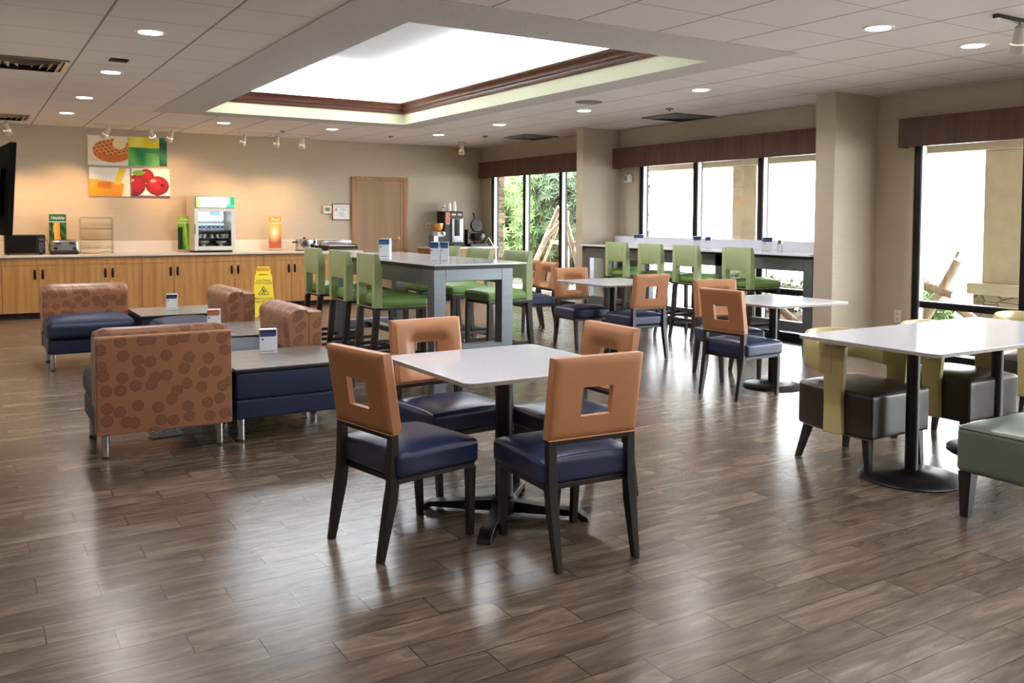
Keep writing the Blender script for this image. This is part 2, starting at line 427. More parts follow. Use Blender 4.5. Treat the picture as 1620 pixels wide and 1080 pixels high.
# ------------------------------------------------------------------ printed grids
def painted(name, parent, faces, mat_='print'):
    """faces: list of (origin, udir, vdir, w, h, nx, ny, fn); fn(u,v)->sRGB 0..255, u right, v up"""
    vs = []; fs = []; cols = []
    for (o, ud, vd, w, h, nx, ny, fn) in faces:
        o = Vector(o); ud = Vector(ud); vd = Vector(vd); b = len(vs)
        for j in range(ny+1):
            for i in range(nx+1): vs.append(o + ud*w*i/nx + vd*h*j/ny)
        for j in range(ny):
            for i in range(nx):
                a = b + j*(nx+1) + i
                fs.append((a, a+1, a+nx+2, a+nx+1)); c = fn((i+.5)/nx, (j+.5)/ny)
                cols.append((lin(c[0]), lin(c[1]), lin(c[2]), 1))
    me = bpy.data.meshes.new(name); me.from_pydata([tuple(v) for v in vs], [], fs); me.update()
    at = me.color_attributes.new('Col', 'FLOAT_COLOR', 'CORNER')
    buf = []
    for p, c in zip(me.polygons, cols): buf += list(c)*4
    at.data.foreach_set('color', buf)
    me.materials.append(M[mat_])
    ob = bpy.data.objects.new(name, me); COL.objects.link(ob)
    if parent is not None: ob.parent = parent
    return ob
def mixc(a, b, t):
    t = max(0, min(1, t)); return tuple(a[i]*(1-t)+b[i]*t for i in range(3))
def text(name, body, size, mt, parent, mtx, align='CENTER', shear=0., sx=1.):
    cu = bpy.data.curves.new(name, 'FONT'); cu.body = body; cu.size = size; cu.align_x = align; cu.align_y = 'CENTER'
    cu.extrude = .0006; cu.shear = shear
    t = bpy.data.objects.new(name, cu); COL.objects.link(t)
    bpy.context.view_layer.update()
    me = bpy.data.meshes.new_from_object(t); bpy.data.objects.remove(t); bpy.data.curves.remove(cu)
    me.materials.clear(); me.materials.append(mt)
    if sx != 1.: me.transform(Matrix.Diagonal((sx, 1, 1, 1)))
    o = bpy.data.objects.new(name, me); COL.objects.link(o); o.parent = parent
    o.matrix_local = mtx
    return o
UPY = Matrix.Rotation(PI/2, 4, 'X')      # text facing -Y

# ------------------------------------------------------------------ ROOM
ZC = 2.69; WY = 14.25; WX = 8.1; XL = -2.6; YF = -3.2
struct(MB().box(XL-.2, WX+.16, YF-.2, WY+.2, -.12, 0), 'floor', M['floor'], smooth=0)
# ceiling with the skylight opening (border ring is the soffit)
bx0, bx1, by0, by1 = 1.96, 5.49, 4.72, 11.6
ix0, ix1, iy0, iy1 = 2.48, 5.14, 5.35, 11.21
m = MB()
m.box(XL-.2, bx0, YF-.2, WY+.2, ZC, ZC+.05); m.box(bx1, WX+.16, YF-.2, WY+.2, ZC, ZC+.05)
m.box(bx0, bx1, YF-.2, by0, ZC, ZC+.05); m.box(bx0, bx1, by1, WY+.2, ZC, ZC+.05)
struct(m, 'ceiling', M['ceil'], smooth=0)
m = MB(); zb = ZC-.006
m.box(bx0, ix0, by0, by1, zb, ZC+.05); m.box(ix1, bx1, by0, by1, zb, ZC+.05)
m.box(ix0, ix1, by0, iy0, zb, ZC+.05); m.box(ix0, ix1, iy1, by1, zb, ZC+.05)
struct(m, 'ceiling_soffit', M['gyp'], smooth=0)
m = MB(); t = .03                                               # pale fascia inside the opening
m.box(ix0-t, ix0, iy0-t, iy1+t, ZC+.05, 2.86); m.box(ix1, ix1+t, iy0-t, iy1+t, ZC+.05, 2.86)
m.box(ix0, ix1, iy0-t, iy0, ZC+.05, 2.86); m.box(ix0, ix1, iy1, iy1+t, ZC+.05, 2.86)
for (a,b_,c,d) in ((ix0-t,ix0,iy0-t,iy1+t),(ix1,ix1+t,iy0-t,iy1+t),(ix0,ix1,iy0-t,iy0),(ix0,ix1,iy1,iy1+t)): pass
struct(m, 'ceiling_fascia', M['fascia'], smooth=0)
# inner faces of the soffit thickness get the same paint
m = MB(); e = .004
m.box(ix0, ix0+e, iy0, iy1, zb, ZC+.06); m.box(ix1-e, ix1, iy0, iy1, zb, ZC+.06)
m.box(ix0+e, ix1-e, iy0, iy0+e, zb, ZC+.06); m.box(ix0+e, ix1-e, iy1-e, iy1, zb, ZC+.06)
struct(m, 'ceiling_reveal', M['fascia'], smooth=0)
# crown moulding: stepped profile (inward p, z)
prof = [(0, 2.825), (.012, 2.825), (.02, 2.85), (.022, 2.868), (.05, 2.885), (.052, 2.90), (.075, 2.93), (.10, 2.945), (.105, 2.962), (0, 2.962)]
m = MB(); n = len(prof); rings = []
for (p, z) in prof: rings.append([(ix0+p, iy0+p, z), (ix1-p, iy0+p, z), (ix1-p, iy1-p, z), (ix0+p, iy1-p, z)])
vs = [q for r_ in rings for q in r_]; fs = []
for i in range(n):
    for k in range(4):
        k2 = (k+1) % 4; i2 = (i+1) % n
        fs.append((i*4+k, i*4+k2, i2*4+k2, i2*4+k))
m.add(vs, fs); struct(m, 'trim_1', M['mould'], smooth=30)
# white cove box above the moulding
cx0, cx1, cy0, cy1, cz = ix0-.38, ix1+.38, iy0-.38, iy1+.38, 3.32
m = MB()
m.box(cx0, cx1, cy0, cy1, cz, cz+.04)
m.box(cx0-.04, cx0, cy0, cy1, 2.86, cz); m.box(cx1, cx1+.04, cy0, cy1, 2.86, cz)
m.box(cx0-.04, cx1+.04, cy0-.04, cy0, 2.86, cz); m.box(cx0-.04, cx1+.04, cy1, cy1+.04, 2.86, cz)
m.box(cx0, ix0-t, cy0, cy1, 2.84, 2.86); m.box(ix1+t, cx1, cy0, cy1, 2.84, 2.86)
m.box(ix0-t, ix1+t, cy0, iy0-t, 2.84, 2.86); m.box(ix0-t, ix1+t, iy1+t, cy1, 2.84, 2.86)
struct(m, 'ceiling_cove', M['white_paint'], smooth=0)

# walls
struct(MB().box(XL-.2, WX+.16, WY, WY+.16, 0, 3.4), 'wall_back', M['wall'], smooth=0)
struct(MB().box(XL-.2, WX+.16, YF-.16, YF, 0, ZC), 'wall_front', M['wall'], smooth=0)
struct(MB().box(XL-.16, XL, YF, WY, 0, ZC), 'wall_left', M['wall'], smooth=0)
struct(MB().box(XL, -.06, 6.3, WY, 0, ZC), 'wall_left_chase', M['wall'], smooth=0)
bays = [(10.64, 13.91), (6.40, 9.757), (2.15, 5.483), (-2.6, .9)]
ZT = 2.2
m = MB(); m.box(WX, WX+.16, YF, WY, ZT, ZC)
ys = [WY] + [q for a, b in bays for q in (b, a)] + [YF]
for i in range(0, len(ys), 2): m.box(WX, WX+.16, ys[i+1], ys[i], 0, ZT)
struct(m, 'wall_right', M['wall'], smooth=0)
for nm, (a, b_) in zip(('wall_right_fin', 'wall_right_fin', 'wall_right_fin'), ((10.18, 10.335), (5.905, 6.14), (1.55, 1.78))):
    struct(MB().box(7.43, WX, a, b_, 0, ZC), nm, M['wall'], smooth=0)
# windows
for i, (a, b_) in enumerate(bays):
    root = bpy.data.objects.new('window_%d' % (i+1), None); COL.objects.link(root); root['kind'] = 'structure'
    f = MB(); x0, x1 = WX+.02, WX+.12; W = b_-a; nP = 3; mw = .055
    f.box(x0, x1, a, b_, 0, .10); f.box(x0, x1, a, b_, ZT-.05, ZT)
    edges = [a + mw/2, a + W/3, a + 2*W/3, b_ - mw/2]
    for yy in edges: f.box(x0, x1, yy-mw/2-.015, yy+mw/2+.015, .10, ZT-.05)
    f.box(x0+.01, x1-.01, a, b_, .53, .59)
    f.build('window_frame', M['bronze'], root, bevel=.004)
    g = MB()
    for yy in edges:
        g.box(x0-.006, x0+.05, yy-mw/2-.034, yy-mw/2-.016, .10, ZT-.05)
    g.build('glazing_bead', M['alu'], root)
    s = MB().box(x0+.004, x1-.02, a, b_, .591, .60); s.build('sill_strip', M['alu'], root)
    for k in range(3):
        for (z0, z1) in ((.10, .53), (.60, ZT-.05)):
            MB().box(WX+.065, WX+.071, edges[k]+.03, edges[k+1]-.03, z0, z1).build('glass_pane', M['glass'], root, smooth=0)
    # dark kick plate inside
    struct(MB().box(WX-.012, WX+.02, a, b_, 0, .095), 'baseboard_right', M['bronze'], smooth=0)
for (a, b_) in ((10.337, 14.12), (6.142, 10.178), (1.782, 5.56)):
    lab = {10.337: 'dark walnut valance above the farthest window bay by the corner', 6.142: 'dark walnut valance above the middle window bay over the bar', 1.782: 'dark walnut valance above the right window bay, nearest the camera'}[a]
    v = thing('valance', lab, 'valance', (WX, (a+b_)/2, 2.13), 0, 'window valances')
    h = (b_-a)/2
    MB().box(-.15, -.132, -h, h, 0, .285).build('face_board', M['valance'], v, bevel=.003)
    q = MB().box(-.132, 0, -h, -h+.018, 0, .285).box(-.132, 0, h-.018, h, 0, .285); q.build('end_board', M['valance'], v, bevel=.002)
    MB().box(-.132, 0, -h+.018, h-.018, .267, .285).build('top_board', M['valance'], v)

# door in the back wall
d = bpy.data.objects.new('door_1', None); COL.objects.link(d); d['kind'] = 'structure'; d.location = (0, WY, 0)
m = MB(); m.box(5.545, 5.60, -.03, 0, 0, 2.10); m.box(6.50, 6.595, -.03, 0, 0, 2.10); m.box(5.60, 6.50, -.03, 0, 2.045, 2.10)
m.build('door_casing', M['oak_frame'], d, bevel=.006)
MB().box(5.602, 6.455, -.014, -.004, .01, 2.04).build('door_panel', M['oak'], d, bevel=.002)
MB().box(6.457, 6.498, -.022, -.002, .0, 2.04).build('door_jamb', M['oak_frame'], d, bevel=.002)
h = MB().lathe([(.042, 0), (.042, .01), (.018, .016), (.018, .045)], 20, m=Matrix.Translation((6.405, -.014, 1.045)) @ Matrix.Rotation(PI/2, 4, 'X'))
h.tube([(6.405, -.06, 1.045), (6.37, -.066, 1.043), (6.32, -.064, 1.036), (6.29, -.058, 1.033)], .016, 10)
h.build('door_handle', M['brass'], d)

# recessed lights, real lamps inside
def downlight(x, y, lab, energy=12):
    t_ = thing('downlight', lab, 'ceiling light', (x, y, ZC), 0, 'recessed ceiling downlights')
    MB().lathe([(.075, -.004), (.098, -.006), (.105, -.001), (.105, 0)], 28, cap=False).build('trim_ring', M['white_pl'], t_)
    MB().lathe([(.001, -.007), (.078, -.0065), (.078, -.002)], 28, cap=False).build('diffuser', M['led'], t_)
    l = bpy.data.lights.new('downlight_lamp', 'AREA'); l.shape = 'DISK'; l.size = .15; l.energy = energy; l.color = (1, .98, .96); l.spread = R(150)
    lo = bpy.data.objects.new('downlight_lamp', l); COL.objects.link(lo); lo.parent = t_; lo.location = (0, 0, -.012)
    return t_
DL = [(1.11, 6.65, 'downlight at the upper left, largest and nearest of the left row'),
      (1.11, 8.67, 'downlight second nearest in the left row, just beyond the small ceiling plate'),
      (1.10, 10.66, 'downlight third in the row running along the left side'),
      (1.07, 12.36, 'downlight at the far end of the left row, above the food posters'),
      (3.0, 12.43, 'downlight between the two white track lights near the back wall'),
      (4.54, 12.4, 'downlight left of the door, in the row near the back wall'),
      (6.22, 12.3, 'downlight near the back right corner, closest to the single spotlight'),
      (6.24, 10.5, 'downlight right of the back corner one, left of the far pillar'),
      (6.27, 8.58, 'downlight above the far beige pillar beside the round speaker grille'),
      (6.23, 6.57, 'downlight above the middle windows, near the skylight corner'),
      (5.22, 3.82, 'downlight at the upper right, left one of the two nearest'),
      (6.32, 3.82, 'downlight at the far upper right, right one of the two nearest')]
for x, y, lab in DL: downlight(x, y, lab, 8 if y > 12 else 12)
for x, y in ((1.11, 4.0), (3.0, 3.6), (1.11, 1.8), (3.0, 1.6), (4.8, 1.6), (6.4, 1.6), (1.5, -.8), (4.0, -.8), (6.4, -.8)):  # unseen extra downlights, added above the camera to light the foreground
    downlight(x, y, 'added downlight above the camera, unseen, to brighten the foreground', 8)

# skylight cove lamps, four strips lying on the ledge behind the moulding
def strip(x, y, sx, sy, en):
    l = bpy.data.lights.new('cove_strip', 'AREA'); l.shape = 'RECTANGLE'; l.size = sx; l.size_y = sy; l.energy = en; l.color = (.93, .97, 1)
    o = bpy.data.objects.new('cove_strip', l); COL.objects.link(o); o.location = (x, y, 2.875); o.rotation_euler = (PI, 0, 0)
COVE = .8
strip(ix1+.2, (iy0+iy1)/2, .16, iy1-iy0, 190*COVE); strip((ix0+ix1)/2, iy1+.2, ix1-ix0, .16, 110*COVE)
strip(ix0-.2, (iy0+iy1)/2+1.2, .16, iy1-iy0-2.4, 25*COVE)

# ------------------------------------------------------------------ ceiling fittings
def ceiling_vent(x0, x1, y0, y1, lab, mt):
    cx, cy = (x0+x1)/2, (y0+y1)/2; hx, hy = (x1-x0)/2, (y1-y0)/2
    v = thing('ceiling_vent', lab, 'ceiling vent', (cx, cy, ZC), 0, 'square ceiling air diffusers')
    f = MB(); w = .03
    f.box(-hx, hx, -hy, -hy+w, -.014, 0).box(-hx, hx, hy-w, hy, -.014, 0).box(-hx, -hx+w, -hy+w, hy-w, -.014, 0).box(hx-w, hx, -hy+w, hy-w, -.014, 0)
    f.build('vent_frame', mt, v, bevel=.003)
    MB().box(-hx+w, hx-w, -hy+w, hy-w, -.003, -.001).build('duct_opening', M['ventdark'], v)
    l = MB()
    for k in range(4):
        a = 1-.2*k-.12; b2 = a-.13
        for (s1, s2) in ((1, 0), (-1, 0), (0, 1), (0, -1)):
            if s1: vs = [(s1*hx*a, -hy*a, -.004), (s1*hx*a, hy*a, -.004), (s1*hx*b2, hy*b2, -.028), (s1*hx*b2, -hy*b2, -.028)]
            else: vs = [(-hx*a, s2*hy*a, -.004), (hx*a, s2*hy*a, -.004), (hx*b2, s2*hy*b2, -.028), (-hx*b2, s2*hy*b2, -.028)]
            o2 = [(x_, y_, z_+.003) for x_, y_, z_ in vs]
            l.add(vs+o2, [(0,1,2,3), (7,6,5,4), (0,4,5,1), (1,5,6,2), (2,6,7,3), (3,7,4,0)])
    l.build('louvre', mt, v, smooth=0)
ceiling_vent(.11, .745, 8.22, 8.87, 'shiny square air vent at the upper left, nearest the camera', M['vent'])
ceiling_vent(.06, .70, 12.92, 13.56, 'shiny square air vent above the television, by the back wall', M['vent'])
ceiling_vent(7.3, 7.98, 8.12, 8.76, 'dark square air vent above the middle windows', M['ventgrey'])
ceiling_vent(7.26, 7.88, 11.45, 12.08, 'dark square air vent above the farthest windows', M['ventgrey'])
sp_ = thing('ceiling_speaker', 'round beige speaker grille in the ceiling above the far pillar', 'speaker', (5.86, 7.93, ZC))
MB().lathe([(.001, -.01), (.12, -.009), (.15, -.004), (.15, 0)], 28).build('grille', M['ventgrey'], sp_)
sp_ = thing('sprinkler_plate', 'small brown rectangular plate on the ceiling in the left row of lights', 'ceiling plate', (1.08, 7.95, ZC))
MB().box(-.07, .07, -.06, .06, -.012, 0).build('plate', M['ventdark'], sp_, bevel=.003)
for (x, y, lab) in ((6.98, 7.87, 'small round sprinkler cap above the middle windows'), (4.03, 13.1, 'small round sprinkler cap between the door and the track light'),
                    (5.7, 12.95, 'small round sprinkler cap above the door'), (6.93, 12.1, 'small round sprinkler cap above the coffee counter')):
    s_ = thing('sprinkler', lab, 'sprinkler', (x, y, ZC), 0, 'ceiling sprinklers')
    MB().lathe([(.012, -.03), (.012, -.012), (.045, -.01), (.045, 0)], 18).build('cap', M['ventgrey'], s_)

def spot_head(parent, x, aim, energy, length=.16, col=(1, .56, .24)):
    """bell shaped spotlight head hanging on a short stem"""
    aim = Vector(aim).normalized(); piv = Vector((x, 0, -.085))
    MB().cyl((x, 0, -.02), tuple(piv), .009, .009, 10).build('stem', M['lampwhite'], parent)
    q = (aim.to_track_quat('Z', 'Y').to_matrix().to_4x4()); q.translation = piv
    b = MB(); L_ = length
    b.lathe([(.018, -.045), (.030, -.035), (.033, .0), (.036, .05), (.048, .085), (.054, L_-.035), (.050, L_-.036), (.03, .06)], 22, m=q, cap=False)
    b.lathe([(.001, -.046), (.018, -.045)], 22, m=q, cap=False)
    hd = b.build('lamp_head', M['lampwhite'], parent)
    e_ = MB().lathe([(.001, .07), (.045, .07)], 18, m=q, cap=False).build('bulb', M['warmled'], hd)
    if energy:
        l = bpy.data.lights.new('track_spot', 'SPOT'); l.energy = energy; l.color = col; l.spot_size = R(86); l.spot_blend = .9; l.shadow_soft_size = .03
        lo = bpy.data.objects.new('track_spot', l); COL.objects.link(lo); lo.parent = parent
        lo.location = piv + aim*(L_+.01); lo.rotation_euler = aim.to_track_quat('-Z', 'Y').to_euler()
M['warmled'] = emis('warm bulb face', (1, .8, .55), 5)
def track(name_lab, x0, x1, y, heads, rz=0, dark=False):
    cx = (x0+x1)/2
    t_ = thing('track_light', name_lab, 'track light', (cx, y, ZC), rz, 'white track lights on the ceiling')
    MB().box(x0-cx, x1-cx, -.018, .018, -.026, 0).build('track_rail', M['black'] if dark else M['lampwhite'], t_, bevel=.003)
    MB().box(-.06, .06, -.026, .026, -.032, -.0265).build('power_feed', M['lampwhite'], t_, bevel=.003)
    for (hx, aim, en) in heads: spot_head(t_, hx-cx, aim, en)
track('short track light above the television with one tilted spotlight head', -.02, .70, 13.55, [(.45, (.18, .3, -1), 50)])
track('track light in front of the food posters with three spotlight heads', 1.51, 2.73, 13.5, [(1.68, (-.5, .42, -1), 55), (2.24, (.45, .55, -.75), 26), (2.52, (-.25, .42, -1), 30)])
track('track light left of the door with three spotlight heads', 3.49, 4.62, 13.5, [(3.56, (-.18, .42, -1), 30), (4.06, (-.05, .42, -1), 30), (4.46, (.0, .42, -1), 26)])
track('single white spotlight near the back right corner of the ceiling', 7.05, 7.18, 13.2, [(7.11, (-.08, -.05, -1), 0)])
track('dark rimmed track light at the top right corner, nearest the camera', 5.47, 6.8, 3.17, [(5.75, (.35, .3, -1), 8), (6.4, (.35, .3, -1), 0)], dark=True)

# ------------------------------------------------------------------ DINING CHAIR
def yb(z): return -.221 + (-.273+.221)*(z-.519)/(.854-.519)
def ring_pad(w, z1, z2, t, hw, hz0, hz1):
    """upholstered square back with a window, leaning; front face dips into the window"""
    def axis(a, b, h0, h1):
        r_ = [a, a+.006, a+.018]
        k = 5
        r_ += [a+.018+(h0-.006-a-.018)*i/k for i in range(1, k)] + [h0-.006, h0, h1, h1+.006]
        r_ += [h1+.006+(b-.018-h1-.006)*i/k for i in range(1, k)] + [b-.018, b-.006, b]
        return r_
    U = axis(-w, w, -hw, hw); V = axis(z1, z2, hz0, hz1)
    iu = (U.index(-hw), U.index(hw)); iv = (V.index(hz0), V.index(hz1))
    mb = MB(); vf = {}; vr = {}; vs = []
    sm = lambda q: (lambda c: c*c*(3-2*c))(max(0, min(1, q)))
    for i, u in enumerate(U):
        for j, v in enumerate(V):
            dx = max(-hw-u, u-hw, 0); dz = max(hz0-v, v-hz1, 0); dh = math.hypot(dx, dz)
            do = min(w-abs(u), v-z1, z2-v)
            front = t*(.42 + .58*sm(dh/.075)) - .016*(1-sm(do/.02))
            rear = .010*(1-sm(do/.012))
            vf[i, j] = len(vs); vs.append((u, yb(v)+front, v))
            vr[i, j] = len(vs); vs.append((u, yb(v)+rear, v))
    fs = []
    def hole(i, j): return iu[0] <= i < iu[1] and iv[0] <= j < iv[1]
    nu, nv = len(U)-1, len(V)-1
    for i in range(nu):
        for j in range(nv):
            if hole(i, j): continue
            fs.append((vf[i,j], vf[i,j+1], vf[i+1,j+1], vf[i+1,j])); fs.append((vr[i,j], vr[i+1,j], vr[i+1,j+1], vr[i,j+1]))
    def side(p, q): fs.append((vf[p], vf[q], vr[q], vr[p]))
    for i in range(nu): side((i,0), (i+1,0)); side((i,nv), (i+1,nv))
    for j in range(nv): side((0,j), (0,j+1)); side((nu,j), (nu,j+1))
    for i in range(iu[0], iu[1]): side((i,iv[0]), (i+1,iv[0])); side((i,iv[1]), (i+1,iv[1]))
    for j in range(iv[0], iv[1]): side((iu[0],j), (iu[0],j+1)); side((iu[1],j), (iu[1],j+1))
    return mb.add(vs, fs)
def leg4(pts_, hs):
    """square bar through points with half sizes"""
    mb = MB(); vs = []; fs = []
    for (x, y, z), (hx, hy) in zip(pts_, hs):
        vs += [(x-hx, y-hy, z), (x+hx, y-hy, z), (x+hx, y+hy, z), (x-hx, y+hy, z)]
    n = len(pts_)
    for i in range(n-1):
        for k in range(4):
            k2 = (k+1) % 4; fs.append((i*4+k, i*4+k2, (i+1)*4+k2, (i+1)*4+k))
    fs.append((3,2,1,0)); fs.append(tuple((n-1)*4+k for k in range(4)))
    return mb.add(vs, fs)
CH_L = 'terracotta dining chair '
def make_chair():
    c = thing('dining_chair', '', 'chair')
    MB().rbox(-.232, .232, -.198, .237, .335, .437, .022, top=.028).build('seat', M['navy'], c)
    b = ring_pad(.212, .519, .854, .066, .073, .609, .729).build('backrest', M['orange'], c)
    # welt around the rear lower edge and a seam under the top
    MB().tube([(-.211, yb(.52)+.004, .5185), (.211, yb(.52)+.004, .5185)], .0028, 6).build('piping', M['seamthread'], b)
    ft = MB().box(-.212, .212, -.19, .225, .312, .336).build('seat_frame', M['espresso'], c, bevel=.003)
    leg4([(0, 0, 0)]*2, [(1, 1)]*2)
    for s in (-1, 1):
        leg4([(s*.183, .222, 0), (s*.193, .212, .313)], [(.014, .014), (.0195, .0195)]).build('leg', M['espresso'], c, bevel=.003)
        leg4([(s*.186, -.258, 0), (s*.189, -.212, .235), (s*.190, -.200, .31), (s*.190, -.199, .519)], [(.0135, .0155), (.020, .024), (.020, .022), (.0185, .0165)]).build('leg', M['espresso'], c, bevel=.003)
    MB().box(-.2085, .2085, -.214, -.184, .497, .518).build('cross_rail', M['espresso'], c, bevel=.002)
    return c
G_CH = 'terracotta and navy dining chairs'
chair = make_chair()
chair.location = (2.165, 3.078, 0); chair.rotation_euler = (0, 0, R(-3.4)); chair['group'] = G_CH
chair['label'] = CH_L + 'nearest the camera, back turned, before the front white table'
for (x, y, r_, lab) in ((1.617, 3.522, -78.6, 'at the left end of the front white table, seen from behind'),
                        (2.13, 4.10, 184.5, 'on the far side of the front white table, facing the camera'),
                        (2.60, 3.633, 89.3, 'right of the front white table, half hidden by the nearest chair'),
                        (5.729, 7.861, 174.6, 'facing the camera at the white table below the far pillar'),
                        (5.808, 7.009, -2.4, 'with back turned, at the white table below the far pillar'),
                        (5.277, 5.062, -86.0, 'in front, left of the white table before the window bar'),
                        (5.748, 5.674, 165.6, 'mostly hidden behind another, left of the table before the window bar'),
                        (6.20, 9.93, 78, 'behind the nearest right-hand green stool, close to the far window'),
                        (6.02, 9.30, 84, 'directly behind the right-hand green stool back, only an edge showing'),
                        (5.35, 10.62, 176, 'far back, only its top showing above the tall table')):
    dup(chair, (x, y, 0), r_, CH_L + lab)

# ------------------------------------------------------------------ GREEN BAR STOOL
def make_stool():
    c = thing('bar_stool', '', 'bar stool')
    MB().rbox(-.212, .212, -.165, .262, .66, .74, .026, top=.035).build('seat', M['green_seat'], c)
    b = MB()
    prof = [(-.222, .66), (-.222, 1.10), (-.219, 1.104), (-.188, 1.104), (-.183, 1.098), (-.152, .985), (-.150, .66)]
    b.prism(prof, -.212, -.150); b.prism(prof, .150, .212)
    top = [(-.222, .853), (-.222, 1.10), (-.219, 1.104), (-.188, 1.104), (-.183, 1.098), (-.158, 1.005), (-.160, .86), (-.166, .853)]
    b.prism(top, -.150, .150)
    b.build('backrest', M['green'], c, bevel=.005)
    w = MB().tube([(-.211, -.221, .661), (.211, -.221, .661)], .003, 6).tube([(.211, -.221, .661), (.211, .25, .661)], .003, 6).tube([(-.211, -.221, .661), (-.211, .25, .661)], .003, 6)
    w.build('piping', M['green'], c)
    MB().box(-.2, .2, -.2, .245, .636, .661).build('seat_frame', M['espresso'], c, bevel=.003)
    for s in (-1, 1):
        leg4([(s*.182, .238, 0), (s*.188, .225, .637)], [(.0155, .0155), (.021, .021)]).build('leg', M['espresso'], c, bevel=.003)
        leg4([(s*.184, -.272, 0), (s*.186, -.215, .35), (s*.188, -.192, .637)], [(.015, .017), (.021, .024), (.022, .025)]).build('leg', M['espresso'], c, bevel=.003)
        MB().box(s*.186-.011, s*.186+.011, -.225, .225, .155, .185).box(s*.186-.011, s*.186+.011, -.215, .225, .255, .285).build('stretcher', M['espresso'], c, bevel=.002)
    MB().box(-.17, .17, .215, .243, .20, .235).build('footrest', M['espresso'], c, bevel=.002)
    MB().box(-.17, .17, -.25, -.228, .22, .25).build('stretcher', M['espresso'], c, bevel=.002)
    return c
stool = make_stool()
stool.location = (3.05, 6.945, 0); stool.rotation_euler = (0, 0, R(-91.5)); stool['group'] = 'green bar stools'
stool['label'] = 'green bar stool on the left of the tall table, nearest of that row of three'
for (x, y, r_, lab) in ((3.073, 7.675, -89.6, 'on the left of the tall table, middle of that row of three'),
                        (3.09, 8.444, -90.3, 'on the left of the tall table, farthest of that row of three'),
                        (4.16, 6.98, 92, 'right of the tall table, nearest, whole back showing'),
                        (4.22, 7.80, 93, 'right of the tall table, middle one of three'),
                        (4.21, 8.461, 88, 'right of the tall table, farthest one, beside the twin white cards'),
                        (7.29, 6.87, -90.3, 'at the window bar, rightmost, nearest the beige pillar'),
                        (7.33, 7.72, -90.2, 'at the window bar, third from the left'),
                        (7.33, 8.36, -89.7, 'at the window bar, second from the left'),
                        (7.34, 9.03, -89.8, 'at the window bar, leftmost, beside the far pillar')):
    dup(stool, (x, y, 0), r_, 'green bar stool ' + lab)

# ------------------------------------------------------------------ TABLES
def rounded_slab(mb, x0, x1, y0, y1, z0, z1, r, seg=5):
    pts_ = []
    for (cx, cy, a0) in ((x1-r, y0+r, -PI/2), (x1-r, y1-r, 0), (x0+r, y1-r, PI/2), (x0+r, y0+r, PI)):
        for k in range(seg+1):
            a = a0 + PI/2*k/seg; pts_.append((cx+r*math.cos(a), cy+r*math.sin(a)))
    return mb.prism(pts_, z0, z1, 'z')
def white_table(x, y, w, d, h, base, lab, rz=0, bx=0, by=0, rb=.28, r=.045):
    t_ = thing('dining_table', lab, 'table', (x, y, 0), rz, 'white topped dining tables')
    rounded_slab(MB(), -w/2, w/2, -d/2, d/2, h-.006, h, r).build('tabletop', M['quartz'], t_, bevel=.002)
    rounded_slab(MB(), -w/2+.001, w/2-.001, -d/2+.001, d/2-.001, h-.02, h-.006, r).build('slab_edge', M['quartz_edge'], t_)
    MB().box(bx-.2, bx+.2, by-.03, by+.03, h-.035, h-.02).box(bx-.03, bx+.03, by-.2, by+.2, h-.035, h-.02).build('top_plate', M['black'], t_)
    cr = .042 if base == 'cross' else .034
    MB().lathe([(cr, .03), (cr, h-.035)], 22, c=(bx, by, 0)).build('column', M['black'], t_)
    if base == 'cross':
        b = MB()
        for k in range(4):
            q = Matrix.Rotation(PI/4+k*PI/2+R(2), 4, 'Z')
            pr_ = [(.03, .02), (.03, .075), (.28, .052), (.36, .045), (.405, .018), (.41, .0), (.375, .0), (.35, .02)]
            vs = [(p, -.032, z) for p, z in pr_] + [(p, .032, z) for p, z in pr_]; n_ = len(pr_)
            b.add(vs, [tuple(range(n_))[::-1], tuple(range(n_, 2*n_))] + [(i, (i+1) % n_, n_+(i+1) % n_, n_+i) for i in range(n_)], q)
        b.lathe([(.06, .02), (.06, .085), (.045, .1)], 20, c=(bx, by, 0))
        b.build('cross_base', M['black'], t_, bevel=.004)
    else:
        MB().lathe([(rb-.01, 0), (rb, .008), (rb*.96, .018), (rb*.6, .03), (.06, .042), (.045, .05)], 36, c=(bx, by, 0)).build('disc_base', M['black'], t_)
    return t_
white_table(2.14, 3.547, .86, .845, .73, 'cross', 'square white table with black cross base in the centre foreground', bx=-.01, by=-.02)
white_table(5.86, 7.47, .89, .90, .737, 'disc', 'square white table with black column below the far beige pillar')
white_table(5.72, 5.135, .87, .86, .735, 'disc', 'square white table on a round base before the window bar', bx=.04, by=.03, rb=.25)
white_table(4.37, 2.925, .90, .85, .765, 'disc', 'white table with a round black base at the right, joined to its twin', bx=-.02, by=-.01, rb=.27)
white_table(5.265, 2.935, .89, .87, .764, 'disc', 'white table at the far right, joined end to end behind its twin', bx=.05, by=.07, rb=.27)
white_table(5.45, 9.85, .86, .86, .73, 'disc', 'white table hidden behind the tall table and its green stools')

